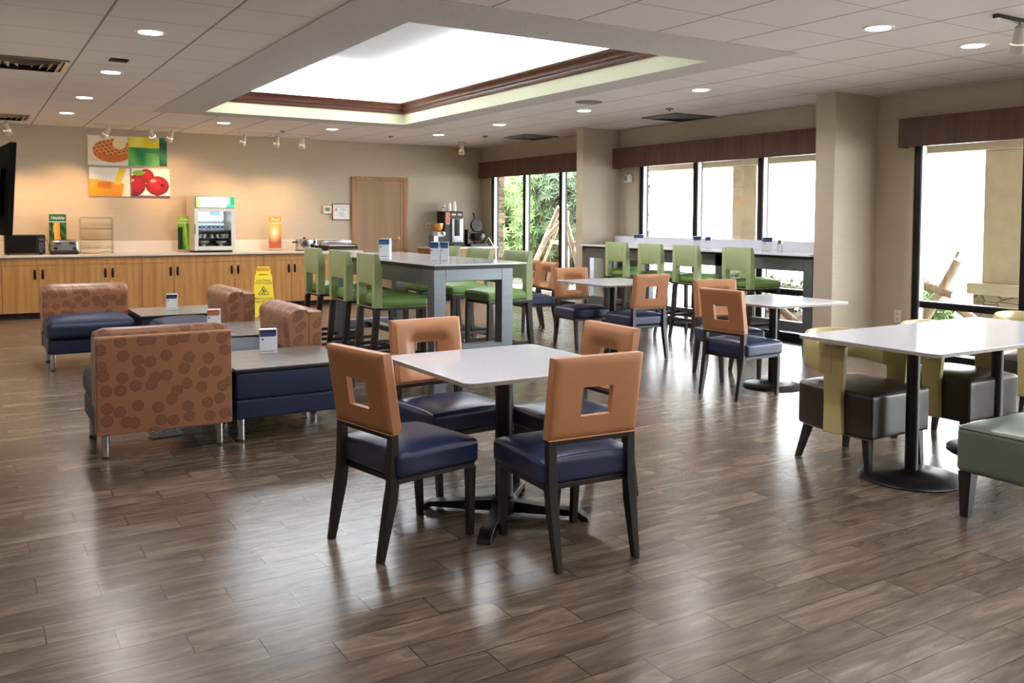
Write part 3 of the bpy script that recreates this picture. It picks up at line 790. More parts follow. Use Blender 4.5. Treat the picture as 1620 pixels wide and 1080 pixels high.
# tall communal table
t_ = thing('communal_table', 'tall grey steel communal table with a glossy white top between green stools', 'table', (0, 0, 0))
rounded_slab(MB(), 3.0, 3.835, 6.0, 8.5, 1.036, 1.05, .012).build('tabletop', M['quartz'], t_, bevel=.002)
MB().box(3.06, 3.80, 6.12, 8.38, 1.0, 1.036).build('shadow_gap', M['black_edge'], t_)
def frame_end(y0, y1, x0, x1):
    f = MB(); w = .105
    f.box(x0, x0+w, y0, y1, 0, 1.0); f.box(x1-w, x1, y0, y1, 0, 1.0)
    f.box(x0+w, x1-w, y0, y1, .905, 1.0); f.box(x0+w, x1-w, y0, y1, .30, .395)
    return f
frame_end(6.15, 6.26, 3.07, 3.79).build('end_frame', M['steel'], t_, bevel=.004)
frame_end(8.24, 8.35, 3.07, 3.79).build('end_frame', M['steel'], t_, bevel=.004)
for x0 in (3.07, 3.735): MB().box(x0, x0+.055, 6.26, 8.24, .87, 1.0).build('side_rail', M['steel'], t_, bevel=.003)
MB().box(3.38, 3.48, 6.26, 8.24, .32, .37).build('floor_rail', M['steel'], t_, bevel=.003)

# window bar
t_ = thing('window_bar', 'long tall bar counter with white top and steel frame under the middle windows', 'bar counter', (0, 0, 0))
MB().box(7.385, 8.03, 6.15, 10.17, 1.022, 1.045).build('bar_top', M['quartz'], t_, bevel=.003)
MB().box(8.005, 8.03, 6.15, 10.17, 1.045, 1.16).build('back_riser', M['quartz'], t_, bevel=.003)
MB().box(7.43, 8.0, 6.17, 10.15, .995, 1.022).build('shadow_gap', M['black_edge'], t_)
f = MB(); x0, x1 = 7.45, 7.53
for y0 in (6.165, 7.45, 8.75, 10.03): f.box(x0, x1, y0, y0+.125, 0, .995)
f.box(x0, x1, 6.29, 10.03, .86, .995); f.box(x0, x1, 6.29, 10.03, .21, .32)
f.build('front_frame', M['steel'], t_, bevel=.006)
for y0 in (6.165, 10.03): MB().box(7.53, 7.95, y0, y0+.08, .9, .995).box(7.88, 7.95, y0, y0+.08, 0, .9).build('rear_support', M['steel'], t_, bevel=.004)

# ------------------------------------------------------------------ BOOTH MODULES
def module_legs(t_, w, d, inset=.055):
    for (x, y) in ((-w/2+inset, inset+.05), (w/2-inset, inset+.05), (-w/2+inset, d-inset-.03), (w/2-inset, d-inset-.03)):
        l_ = MB().lathe([(.0225, .012), (.0225, .15)], 20, c=(x, y, 0)).build('leg', M['chrome'], t_)
        MB().lathe([(.024, 0), (.024, .012)], 20, c=(x, y, 0)).build('foot_cap', M['blackpl'], l_)
def booth_seat(x, y, rz, lab, w=.755, d=.78):
    t_ = thing('booth_bench', lab, 'booth seat', (x, y, 0), rz, 'tan and navy booth seats')
    h = w/2
    MB().rbox(-h+.012, h-.012, .10, d-.03, .15, .285, .018).build('seat_base', M['navy2'], t_)
    MB().rbox(-h+.004, h-.004, .20, d, .283, .44, .05, top=.045, front=.018).build('seat_cushion', M['navy2'], t_)
    b = MB().box(-h, h, 0, .10, .15, .712).build('back_panel', M['dots'], t_, bevel=.008)
    pr_ = [(.10, .30), (.10, .735)]
    for k in range(1, 9):
        a = PI/2*(1-k/8); pr_.append((.15+.115*math.cos(a), .675+.078*math.sin(a)))
    pr_ += [(.262, .62), (.25, .52), (.262, .42), (.25, .30)]
    pr_[1:2] = [(.10, .725), (.115, .748)]
    c_ = MB()
    n_ = 14; N_ = len(pr_); vs = []
    for i in range(n_+1):
        u = -1+2*i/n_; e_ = 1 - .30*max(0, abs(u)-.86)/.14*abs(u)
        for (p, q) in pr_: vs.append((u*(h-.003), .10+(p-.10)*(1-.10*(1-e_)*3), .30+(q-.30)*(1-.045*(1-e_)*3)))
    fs = [tuple(range(N_))[::-1], tuple(n_*N_+k for k in range(N_))]
    for i in range(n_):
        for k in range(N_):
            k2 = (k+1) % N_; fs.append((i*N_+k, i*N_+k2, (i+1)*N_+k2, (i+1)*N_+k))
    c_.add(vs, fs).build('back_cushion', M['dots'], t_, smooth=60)
    pp = MB().tube([(-h+.004, .006, .714), (h-.004, .006, .714)], .0045, 6)
    pp.build('piping', M['seamthread'], b)
    module_legs(t_, w, d)
    return t_
booth_seat(.975, 5.45, 0, 'tan dotted booth seat in front, seen from its back panel')
booth_seat(.955, 9.66, 180, 'tan and navy booth seat at the left rear, facing the camera')
booth_seat(2.20, 6.62, 90, 'booth seat on the right of the cluster, nearer of two side-facing ones')
booth_seat(2.20, 8.41, 90, 'booth seat on the right of the cluster, farther of two side-facing ones', w=.79)
def booth_table(x0, x1, y0, y1, lab):
    cx = (x0+x1)/2; w = x1-x0; d = y1-y0
    t_ = thing('booth_table', lab, 'low table', (cx, y0, 0), 0, 'low tables linking the booth seats')
    MB().rbox(-w/2+.006, w/2-.006, .006, d-.006, .155, .278, .014).build('base_band', M['navy2'], t_)
    MB().rbox(-w/2+.006, w/2-.006, .006, d-.006, .278, .445, .014, back=.006).build('upper_band', M['navy2'], t_)
    MB().box(-w/2, w/2, 0, d, .445, .462).build('edge_band', M['black_edge'], t_, bevel=.003)
    MB().box(-w/2+.001, w/2-.001, .001, d-.001, .462, .47).build('tabletop', M['laminate'], t_, bevel=.002)
    module_legs(t_, w, d, .06)
booth_table(1.372, 2.16, 5.45, 6.225, 'grey low table in front, beside the nearest booth seat, with a white and blue box')
booth_table(1.45, 2.20, 7.02, 7.985, 'grey low table between the two side-facing booth seats')
booth_table(1.36, 2.17, 8.84, 9.66, 'grey low table at the rear corner of the booth cluster')

# ------------------------------------------------------------------ ROUND BACK CHAIRS
def make_tub():
    c = thing('tub_chair', '', 'armchair')
    def taper(p):
        # rounded plan at the rear
        x, y, z = p
        k = max(0, (-y-.02)/.27); return (x*(1-.20*k*k), y, z)
    MB().rbox(-.262, .262, -.27, .265, .205, .452, .02, top=.03, post=taper, n=8).build('seat', M['olive'], c)
    MB().tube([(-.262, .255, .208), (-.262, -.02, .208), (-.235, -.2, .208), (-.19, -.268, .208), (.19, -.268, .208), (.235, -.2, .208), (.262, -.02, .208), (.262, .255, .208)], .004, 6).build('welt', M['olive'], c)
    # curved band
    vs = []; fs = []; n_ = 26
    for i in range(n_+1):
        a = PI*(i/n_); u = math.cos(a); v = math.sin(a)
        rx, ry = .285, .315
        px, py = rx*math.copysign(abs(u)**.8, u), .03-ry*abs(v)**.8
        nx, ny = u/rx, -v/ry; l_ = math.hypot(nx, ny) or 1; nx /= l_; ny /= l_
        lift = .0
        z0, z1 = .53+.05*v, .70+.05*v
        for (o_, z) in ((.022, z0+.02), (.022, z1-.02), (.012, z1), (-.012, z1), (-.022, z1-.02), (-.022, z0+.02), (-.012, z0), (.012, z0)):
            vs.append((px+nx*o_, py+ny*o_, z))
    for i in range(n_):
        for k in range(8):
            k2 = (k+1) % 8; fs.append((i*8+k, i*8+k2, (i+1)*8+k2, (i+1)*8+k))
    fs.append(tuple(range(8))); fs.append(tuple(n_*8+k for k in range(8)))
    MB().add(vs, fs).build('back_band', M['yellow_v'], c, smooth=50)
    for s in (-1, 1):
        leg4([(s*.278, .035, .205), (s*.281, .035, .40), (s*.283, .04, .56), (s*.285, .045, .705)], [(.016, .063), (.017, .058), (.020, .066), (.020, .068)]).build('arm_post', M['yellow_v'], c, bevel=.008)
        leg4([(s*.232, .232, 0), (s*.222, .215, .207)], [(.015, .015), (.023, .023)]).build('leg', M['espresso'], c, bevel=.003)
        leg4([(s*.215, -.262, 0), (s*.178, -.215, .207)], [(.015, .015), (.023, .023)]).build('leg', M['espresso'], c, bevel=.003)
    return c
tub = make_tub(); tub.location = (4.40, 3.28, 0); tub.rotation_euler = (0, 0, R(180)); tub['group'] = 'mustard banded tub chairs'
tub['label'] = 'olive tub chair with curved mustard band, left one tucked under the right-hand table'
dup(tub, (5.28, 3.26, 0), 180, 'olive tub chair with mustard band, second one, tucked deep under the right-hand table')
dup(tub, (6.40, 3.29, 0), 180, 'olive tub chair with mustard band at the right edge, beyond the table end')

c = thing('lounge_chair', 'sage green upholstered seat with dark tapered leg at the right edge', 'armchair', (4.38, 2.06, 0))
MB().rbox(-.41, .41, -.42, .375, .215, .435, .03, top=.022).build('seat', M['sage'], c)
MB().rbox(-.41, .41, -.56, -.42, .215, .86, .03).build('backrest', M['sage'], c)
MB().tube([(-.408, -.4, .428), (-.408, .36, .428), (-.39, .372, .428), (.39, .372, .428)], .004, 6).build('welt', M['sage'], c)
for sx in (-1, 1):
    for (y, yo) in ((.335, 0), (-.5, -.03)):
        leg4([(sx*.372, y+yo, 0), (sx*.362, y, .217)], [(.020, .020), (.032, .032)]).build('leg', M['espresso'], c, bevel=.003)

# ------------------------------------------------------------------ BACK COUNTER
CY0 = 13.63; ZK = .855
for i in range(7):
    x0 = .368+.878*(i-1) if i else -.055; x1 = .368+.878*i
    if i == 6: x1 = 5.45
    c = thing('base_cabinet', '', 'cabinet', ((x0+x1)/2, WY-.01, 0), 0, 'maple base cabinets along the back wall')
    c['label'] = ['narrow maple base cabinet at the very left edge of the counter', 'maple base cabinet below the microwave and toaster',
                  'maple base cabinet directly below the clear pastry rack', 'maple base cabinet below the light green leaf sign, left of the cooler',
                  'maple base cabinet directly below the glass drinks cooler', 'maple base cabinet below the orange sign, right of the yellow floor sign',
                  'maple base cabinet at the right end of the counter, beside the oak door'][i]
    h = (x1-x0)/2; D = WY-.01-CY0
    MB().box(-h, h, -D+.02, 0, .08, .825).build('cabinet_body', M['maple'], c)
    MB().box(-h, h, -D+.09, 0, 0, .08).build('toe_kick', M['maple_in'], c)
    MB().box(-h+.002, h-.002, -D+.004, -D+.02, .735, .825).build('top_rail', M['maple'], c, bevel=.002)
    nd = 1 if i == 0 else 2
    for k in range(nd):
        a = -h + k*h + .003 if nd == 2 else -h+.003; b2 = a + (h if nd == 2 else 2*h) - .006
        dr = MB().box(a, b2, -D, -D+.019, .085, .728).build('cabinet_door', M['maple'], c, bevel=.002)
        hx = b2-.045 if k == 0 else a+.045
        hp = MB(); yq = -D-.003
        hp.lathe([(.001, -.07), (.012, -.064), (.018, -.04), (.018, .04), (.012, .064), (.001, .07)], 14, m=Matrix.Translation((hx, yq, .605)) @ Matrix.Diagonal((1, .35, 1, 1)))
        hp.tube([(hx, yq, .565), (hx, yq-.022, .575), (hx, yq-.026, .605), (hx, yq-.022, .635), (hx, yq, .645)], .006, 8)
        hp.build('door_handle', M['handle'], dr)
c = thing('worktop', 'long cream counter top with backsplash over the maple cabinets', 'counter', (0, 0, 0))
MB().box(-.055, 5.50, 13.595, WY-.003, .838, .87).build('counter_slab', M['counter'], c, bevel=.004)
MB().box(-.055, 5.495, 13.605, 13.63, .826, .838).build('under_edge', M['counter_edge'], c)
MB().box(-.055, 5.50, WY-.02, WY-.003, .87, 1.04).build('backsplash', M['splash'], c, bevel=.003)
ZK = .87

# coffee counter in the corner
c = thing('coffee_cabinet', 'maple cabinet with a white top in the back right corner, holding coffee machines', 'cabinet', (0, 0, 0))
MB().box(6.80, 8.05, 13.66, WY-.003, .08, .87).build('cabinet_body', M['maple'], c, bevel=.002)
MB().box(6.80, 8.05, 13.72, WY-.003, 0, .08).build('toe_kick', M['maple_in'], c)
for k in range(3):
    a = 6.805+k*.415
    dr = MB().box(a, a+.41, 13.641, 13.66, .09, .86).build('cabinet_door', M['maple'], c, bevel=.002)
    MB().tube([(a+.36, 13.641, .65), (a+.36, 13.618, .66), (a+.36, 13.618, .75), (a+.36, 13.641, .76)], .006, 8).build('door_handle', M['handle'], dr)
MB().box(6.78, 8.07, 13.61, WY-.003, .87, .90).build('counter_slab', M['white_pl'], c, bevel=.003)
ZC2 = .90

# ------------------------------------------------------------------ posters
def panel(name, lab, cat, x0, x1, z0, z1, fn, nx=70, ny=54, y=WY, th=.02, group=None):
    p = thing(name, lab, cat, ((x0+x1)/2, y, (z0+z1)/2), 0, group)
    w = x1-x0; h = z1-z0
    MB().box(-w/2, w/2, -th+.001, 0, -h/2, h/2).build('board', M['paper'], p)
    painted('print', p, [((-w/2, -th, -h/2), (1,0,0), (0,0,1), w, h, nx, ny, fn)])
    return p
def waffle(u, v):
    bg = mixc((250, 240, 226), (244, 206, 160), (1-v)*.5)
    x = (u-.62)/.50; y = (v-.50)/.40; d = math.hypot(x, y)
    if v < .13 and d > 1.02: bg = (250, 244, 236)
    if d < 1.0:
        edge = y < -.25 - .12*math.cos(x*3)
        if edge: return mixc((226, 132, 48), (188, 88, 30), abs(math.sin(u*26))*.45)
        gx = (u*7.5+v*5.5) % 1; gy = (v*8.5-u*3.2) % 1
        c_ = (190, 84, 44) if (gx < .62 and gy < .6) else (232, 158, 88)
        if math.hypot((u-.78)*1.1, v-.74) < .19: c_ = (250, 236, 180)
        return c_
    return bg
def drink(u, v):
    if v > .63 and u < .80: return mixc((236, 222, 40), (250, 240, 120), max(0, math.sin(u*7)))
    if u > .80: return mixc((18, 84, 50), (60, 150, 84), .5+.5*math.sin(v*9+u*5))
    c_ = mixc((24, 132, 66), (110, 196, 84), .5+.5*math.sin(u*9+v*4))
    if .38 < u < .74 and v < .45 + .0*u: c_ = mixc(c_, (150, 222, 140), .55 if abs(u-.56) < .12 else .25)
    if .45 < v < .62 and u > .25: c_ = mixc(c_, (60, 150, 96), .6)
    return c_
def juice(u, v):
    c_ = mixc((250, 238, 214), (255, 252, 244), v)
    lv = .56 - .12*max(0, u-.28)/.6 if u > .25 else .60-.15*u
    if v < lv and u < .93-.12*(1-v): c_ = mixc((244, 150, 26), (252, 190, 70), v*1.4)
    if .2 < u < .55 and .27 < v < .5: c_ = (236, 136, 24)
    if abs(u-(.70+.25*(v-.5))) < .09 and v > .42: c_ = (252, 214, 70)
    return c_
def apples(u, v):
    c_ = (250, 244, 236) if v > .06 else (120, 84, 92)
    def ap(cx, cy, rx, ry, c_):
        x = (u-cx)/rx; y = (v-cy)/ry; d2 = x*x+y*y
        if d2 < 1:
            k = max(0, 1-d2)**.5; q = mixc((84, 4, 16), (186, 18, 28), k*.8+.25*y+.1)
            if math.hypot(x+.35, (y-.5)*1.6) < .25: q = mixc(q, (255, 190, 180), .8)
            return q
        return c_
    c_ = ap(.38, .74, .20, .24, c_); c_ = ap(.1, .40, .26, .36, c_); c_ = ap(.67, .40, .31, .34, c_)
    if math.hypot((u-.80)*1.4, (v-.42)*1.1) < .07: c_ = (70, 14, 14)
    if math.hypot((u-.18)/.16, (v-.84)/.09 - (u-.18)*1.) < 1: c_ = (120, 178, 60)
    return c_
GP = 'food posters on the back wall'
panel('food_poster', 'square poster of waffles with butter, upper left of four', 'poster', 1.497, 2.042, 2.155, 2.585, waffle, group=GP)
panel('food_poster', 'yellow and green drinks poster, upper right of four', 'poster', 2.046, 2.588, 2.163, 2.59, drink, group=GP)
panel('food_poster', 'poster of orange juice pouring into a glass, lower left of four', 'poster', 1.511, 2.06, 1.70, 2.12, juice, group=GP)
panel('food_poster', 'poster of shiny red apples, lower right of four', 'poster', 2.085, 2.625, 1.697, 2.124, apples, group=GP)

# certificate and thermostat
p = thing('framed_certificate', 'wood-framed white certificate left of the oak door', 'certificate', (5.372, WY, 1.50))
f = MB(); w, h, b_ = .167, .14, .016
f.box(-w, w, -.02, 0, -h, -h+b_).box(-w, w, -.02, 0, h-b_, h).box(-w, -w+b_, -.02, 0, -h+b_, h-b_).box(w-b_, w, -.02, 0, -h+b_, h-b_)
f.build('frame', M['copper'], p, bevel=.002)
MB().box(-w+b_, w-b_, -.008, 0, -h+b_, h-b_).build('sheet', M['paper'], p)
text('letter', 'A', .075, M['ink'], p, Matrix.Translation((-.095, -.0095, .035)) @ UPY)
l_ = MB()
for (x, z, ww) in ((0, .085, .09), (.03, .05, .04), (.03, .03, .05), (0, -.01, .05), (0, -.03, .03), (0, -.05, .06), (0, -.075, .04)): l_.box(x-ww, x+ww, -.0095, -.008, z-.0025, z+.0025)
l_.build('printed_lines', M['greypl'], p)
p = thing('thermostat', 'white wall thermostat with grey screen beside the certificate', 'thermostat', (5.118, WY, 1.53))
MB().rbox(-.072, .072, -.03, 0, -.062, .062, .01, n=2).build('housing', M['white_pl'], p)
MB().box(-.042, .042, -.032, -.03, -.018, .038).build('screen', mat('lcd screen', rgb(104, 116, 96), .3, noise=(5, .03)), p)

# outlets, strobe
for (x, y, z, rz, lab) in ((WX, 5.62, .42, 90, 'white wall outlet low beside the right-hand window'), (7.03, WY, 1.27, 0, 'pale double switch plate left of the coffee machine'), (3.95, WY, 1.1, 0, '')):
    if not lab: continue
    p = thing('outlet_plate', lab, 'outlet', (x, y, z), rz)
    w = .04 if rz else .075
    if rz:
        MB().rbox(-w, w, -.008, 0, -.065, .065, .004, n=2).build('plate', M['white_pl'], p)
        MB().box(-.012, .012, -.011, -.008, .012, .038).box(-.012, .012, -.011, -.008, -.038, -.012).build('socket', M['counter'], p)
        p.rotation_euler = (0, 0, R(-90))
    else:
        MB().rbox(-w, w, -.008, 0, -.055, .055, .004, n=2).build('plate', M['counter'], p)
        MB().box(-.045, -.02, -.014, -.008, -.02, .02).box(.02, .045, -.014, -.008, -.02, .02).build('toggle', M['brass'], p)
p = thing('strobe_alarm', 'white fire alarm strobe on the wall beside the far pillar', 'alarm', (WX, 9.965, 1.985), -90)
MB().rbox(-.085, .085, -.05, 0, -.06, .06, .025, n=3).build('housing', M['white_pl'], p)
MB().rbox(-.05, .01, -.062, -.05, -.035, .035, .004, n=2).build('lens', M['alu'], p)

# ------------------------------------------------------------------ things on the back counter
t_ = thing('television', 'black flat television on the left wall, seen edge on', 'television', (.375, 9.5, 1.65), 5)
q = Matrix.Rotation(R(3.2), 4, 'Y')
m = MB(); m.box(-.05, .0, 0, 1.35, -.44, .44, q); m.box(-.09, -.05, .25, 1.1, -.25, .2, q); m.build('cabinet', M['tvblack'], t_, bevel=.006)
MB().box(.0005, .003, .02, 1.33, -.41, .42, q).build('screen', M['dkglass'], t_)
MB().box(-.36, -.09, .6, .72, -.06, .06).build('wall_bracket', M['blackpl'], t_)

t_ = thing('microwave', 'black microwave on the counter below the television', 'microwave', (.655, 13.92, ZK))
MB().box(-.245, .245, -.18, .18, .015, .275).build('case', M['blackpl'], t_, bevel=.006)
MB().box(-.235, .14, -.192, -.18, .03, .262).build('door', M['dkglass'], t_, bevel=.004)
MB().box(.145, .24, -.19, -.18, .03, .262).build('control_panel', M['blackpl'], t_, bevel=.002)
k_ = MB()
for r_ in range(4):
    for q_ in range(3): k_.box(.165+q_*.022, .182+q_*.022, -.193, -.19, .075+r_*.026, .093+r_*.026)
k_.box(.165, .225, -.193, -.19, .20, .225); k_.build('keypad', M['greypl'], t_)
MB().box(.175, .205, -.1935, -.19, .045, .06).build('open_button', M['alu'], t_)
ft = MB()
for x in (-.2, .2):
    for y in (-.15, .15): ft.lathe([(.014, 0), (.014, .016)], 10, c=(x, y, 0))
ft.build('feet', M['blackpl'], t_)
tag(MB().tube([(.90, 13.80, ZK+.22), (.93, 13.82, ZK+.18), (.955, 13.95, ZK+.12), (.96, 14.1, ZK+.05), (1.0, 14.18, ZK+.006)], .004, 6).build('power_cord', M['blackpl']), 'thin black cord from the microwave behind the green Healthy sign', 'cord')

t_ = thing('toaster', 'chrome four-slot toaster with black knobs beside the microwave', 'toaster', (1.14, 13.83, ZK))
MB().rbox(-.165, .165, -.13, .13, .045, .20, .025, n=4).build('shell', M['chrome'], t_)
MB().rbox(-.175, .175, -.14, .14, .0, .05, .012, n=3).build('base', M['blackpl'], t_)
MB().box(-.13, .13, -.1325, -.128, .06, .17).build('face_panel', M['alu'], t_)
MB().box(-.13, .13, -.09, -.06, .198, .2025).box(-.13, .13, -.03, .0, .198, .2025).box(-.13, .13, .05, .08, .198, .2025).build('slots', M['blackpl'], t_)
for s in (-1, 1):
    MB().lathe([(.021, 0), (.019, .02)], 16, m=Matrix.Translation((s*.115, -.1325, .085)) @ Matrix.Rotation(PI/2, 4, 'X')).build('knob', M['blackpl'], t_)
    MB().rbox(s*.085-.032, s*.085+.032, -.165, -.132, .145, .17, .006, n=2).build('lever', M['blackpl'], t_)
tag(MB().tube([(1.32, 13.85, ZK+.02), (1.42, 13.8, ZK+.008), (1.52, 13.78, ZK+.006), (1.62, 13.86, ZK+.02), (1.72, 13.9, ZK+.03), (1.78, 14.0, ZK+.006)], .004, 6).build('power_cord', M['blackpl']), 'thin cord lying on the counter under the clear pastry rack', 'cord')

def sign_fn(top, bot, kind):
    def f(u, v):
        if v > .80: return top
        if v > .785: return (240, 240, 235)
        v2 = v/.785
        if kind == 'melon':
            c_ = mixc((20, 56, 27), (60, 110, 56), .5+.5*math.sin(u*13+v2*17))
            x, y = u-.92, v2-.78; d = math.hypot(x*.95, y*.55)
            if .30 < d < .62 and v2 < .98: c_ = mixc((240, 140, 40), (246, 190, 90), (d-.30)/.3)
            return c_
        if kind == 'leaf':
            c_ = mixc((120, 186, 50), (26, 110, 40), .5+.5*math.sin(u*4+v2*3+1))
            if u < .33 and v2 < .85: c_ = mixc((12, 44, 26), (30, 90, 44), u*2)
            if abs(u-.48-.12*(1-v2)) < .06: c_ = (170, 220, 90)
            return c_
        d = math.hypot((u-.45)*.8, v2-.62)
        return mixc((255, 246, 214), mixc((250, 176, 50), (150, 62, 30), (1-v2)*1.1), min(1, d*2.1)) if v2 > .2 else mixc((150, 60, 30), (220, 120, 60), .5+.5*math.sin(u*40)*math.sin(v2*50))
    return f
def sign(x, y, w, h, cols, kind, word, lab, tm, z=ZK):
    p = thing('counter_sign', lab, 'sign', (x, y, z), 0, 'tall printed signs standing on the counter')
    zb_ = .04
    MB().box(-w/2-.004, w/2+.004, -.002, .004, 0, h+.006).build('acrylic_holder', M['acrylic'], p)
    MB().box(-w/2-.004, w/2+.004, -.05, .06, 0, .004).build('holder_foot', M['acrylic'], p)
    painted('print', p, [((-w/2, -.004, zb_), (1,0,0), (0,0,1), w, h-zb_, 24, 60, sign_fn(cols, cols, kind))])
    text('title', word, tm[0], M['whiteink'], p, Matrix.Translation((0, -.0055, zb_+(h-zb_)*.9)) @ UPY, shear=.25, sx=tm[1])
    return p
sign(1.078, 14.05, .218, .56, (22, 104, 84), 'melon', 'Healthy', 'dark green sign reading Healthy with a melon photo, behind the toaster', (.06, .95))
sign(2.797, 14.0, .215, .545, (140, 194, 70), 'leaf', 'Fresh', 'light green sign with a leaf photo, left of the drinks cooler', (.075, 1))
sign(4.166, 14.0, .20, .545, (244, 158, 50), 'sun', 'Fuel', 'orange sign with a sunlit field photo, right of the cooler', (.075, 1))

t_ = thing('pastry_rack', 'clear acrylic three-tier pastry rack on the counter', 'display rack', (1.555, 13.92, ZK))
for k in range(3):
    z = .075+k*.155; d0 = k*.02
    a = MB().box(-.205, .205, -.12+d0, .12, z, z+.005).box(-.205, .205, -.14+d0, -.13+d0, z-.01, z+.06)
    a.box(-.205, .205, .1, .105, z, z+.11)
    pr_ = [(-.13+d0, z+.12), (-.06+d0, z+.14), (.1, z+.14), (.1, z+.136), (-.06+d0, z+.136), (-.127+d0, z+.117)]
    a.prism(pr_, -.205, .205); a.build('tray', M['acrylic'], t_)
    MB().box(-.15, -.08, -.142+d0, -.1405+d0, z+.015, z+.026).box(-.03, .05, -.142+d0, -.1405+d0, z+.015, z+.026).box(.1, .19, -.142+d0, -.1405+d0, z+.015, z+.026).build('price_strip', M['brass'], t_)
for s in (-1, 1):
    a = MB(); a.box(s*.21-.003, s*.21+.003, -.13, .12, 0, .50); a.build('side_panel', M['acrylic'], t_)

# drinks cooler
t_ = thing('drinks_cooler', 'white countertop drinks cooler with glass door and lit green header', 'refrigerator', (3.15, 13.62, ZK))
H_ = .845
b = MB(); b.box(-.30, -.27, .02, .56, .03, H_).box(.27, .30, .02, .56, .03, H_).box(-.27, .27, .53, .56, .03, H_).box(-.27, .27, .02, .53, .03, .07).box(-.27, .27, .02, .53, .66, H_)
b.build('cabinet', mat('cooler enamel', rgb(206, 198, 184), .35, noise=(4, .02)), t_, bevel=.005)
MB().box(-.26, .26, .03, .52, 0, .03).build('plinth', M['blackpl'], t_)
def hdr(u, v):
    c_ = (252, 254, 250)
    if u > .84: c_ = mixc((20, 150, 100), (230, 250, 240), max(0, 1-abs(u-.84)*16))
    if u > .78 and v < .3: c_ = (60, 170, 120)
    if u < .07: c_ = (150, 200, 90)
    if .36 < u < .52 and v < .1: c_ = (150, 220, 190)
    return c_
painted('lit_header', t_, [((-.272, -.004, .675), (1,0,0), (0,0,1), .555, .155, 40, 14, hdr)], 'litprint')
MB().box(-.28, .29, -.002, .02, .668, H_-.006).build('header_frame', M['alu'], t_, bevel=.003)
d_ = MB(); d_.box(-.30, -.245, -.012, .018, .035, .66).box(.235, .30, -.012, .018, .035, .66).box(-.245, .235, -.012, .018, .035, .095).box(-.245, .235, -.012, .018, .615, .66)
dr = d_.build('door', M['white_pl'], t_, bevel=.004)
MB().box(-.245, .235, .0, .006, .095, .615).build('door_glass', M['thin_glass'], dr)
MB().box(-.302, -.29, -.03, -.012, .28, .42).build('door_handle', M['greypl'], dr)
def topl(u, v):
    c_ = (246, 250, 255)
    if .56 < u < .9 and v > .62: c_ = (150, 190, 240)
    if v < .16 and (int(u*30) % 3): c_ = (170, 186, 214)
    return c_
painted('lit_panel', t_, [((-.24, .5, .46), (1,0,0), (0,0,1), .48, .16, 30, 12, topl)], 'litprint')
for z in (.085+.0, .215, .335): MB().box(-.268, .268, .04, .5, z-.004, z).build('shelf', M['alu'], t_)
rk = MB()
for k in range(14): rk.box(.255, .268, .06, .07, .10+k*.025, .108+k*.025).box(.255, .268, .3, .31, .10+k*.025, .108+k*.025)
rk.build('shelf_rack', M['alu'], t_)
l = bpy.data.lights.new('cooler_lamp', 'AREA'); l.size = .4; l.size_y = .05; l.shape = 'RECTANGLE'; l.energy = .7; l.color = (.85, .93, 1)
lo = bpy.data.objects.new('cooler_lamp', l); COL.objects.link(lo); lo.parent = t_; lo.location = (0, .12, .63)
M['carton'] = mat('pale blue carton', rgb(196, 218, 236), .5, noise=(30, .1))
cx0, cyy = 3.15, 13.62
c0 = None
for k in range(6):
    lab = 'pale blue milk carton in the cooler, one of six in a row'
    if c0 is None:
        c0 = thing('milk_carton', lab, 'carton', (cx0-.205, cyy+.12, ZK+.336), 0, 'milk cartons on the upper cooler shelf')
        MB().box(-.030, .030, -.03, .03, 0, .075).prism([(-.03, .075), (0, .10), (.03, .075)], -.030, .030).build('carton_body', M['carton'], c0, bevel=.002)
        MB().box(-.018, .018, -.0315, -.03, .03, .055).build('print_patch', M['greypl'], c0)
    else: dup(c0, (cx0-.205+k*.066, cyy+.12, ZK+.336), 0, lab)
cup_l = 'small white tub on the middle cooler shelf'
for k, x in enumerate((-.2, -.13, -.02, .06, .14, .2)):
    o = MB().lathe([(.024, 0), (.031, .05), (.033, .052), (.033, .058), (.001, .059)], 14).build('yoghurt_tub', M['porcelain'])
    o.location = (cx0+x, cyy+.13, ZK+.216); tag(o, 'small white yoghurt tub on the middle shelf of the drinks cooler', 'tub', 'yoghurt tubs in the cooler')
for x, lab in ((-.14, 'white bowl at the left on the bottom cooler shelf'), (.12, 'white bowl at the right on the bottom cooler shelf')):
    o = MB().lathe([(.03, 0), (.035, .035), (.055, .05), (.085, .075), (.085, .085), (.07, .08), (.001, .06)], 20).build('bowl', M['porcelain'])
    o.location = (cx0+x, cyy+.15, ZK+.0865); tag(o, lab, 'bowl', 'bowls in the cooler')

t_ = thing('steel_pot', 'round steel warmer pot with black handles on the counter', 'pot', (4.595, 13.85, ZK))
MB().lathe([(.135, .0), (.14, .01), (.14, .165), (.146, .17), (.146, .175), (.13, .182), (.02, .195), (.001, .196)], 32).build('pot_body', M['chrome'], t_)
MB().lathe([(.145, 0), (.145, .012)], 32).build('pot_base', M['blackpl'], t_)
for s in (-1, 1): MB().rbox(s*.165-.028, s*.165+.028, -.02, .02, .125, .15, .008, n=2).build('handle', M['blackpl'], t_)
MB().lathe([(.018, .196), (.022, .215), (.001, .217)], 14).build('lid_knob', M['blackpl'], t_)
t_ = thing('steel_canister', 'short steel canister beside the warmer pot', 'canister', (4.80, 13.98, ZK))
MB().lathe([(.06, 0), (.06, .17), (.055, .175), (.001, .178)], 24).build('canister_body', M['chrome'], t_)
t_ = thing('serving_bowl', 'small black bowl in front of the flat griddle', 'bowl', (4.875, 13.72, ZK))
MB().lathe([(.05, 0), (.06, .01), (.085, .08), (.088, .085), (.08, .082), (.055, .02), (.001, .015)], 24, cap=False).build('bowl_body', M['blackpl'], t_)
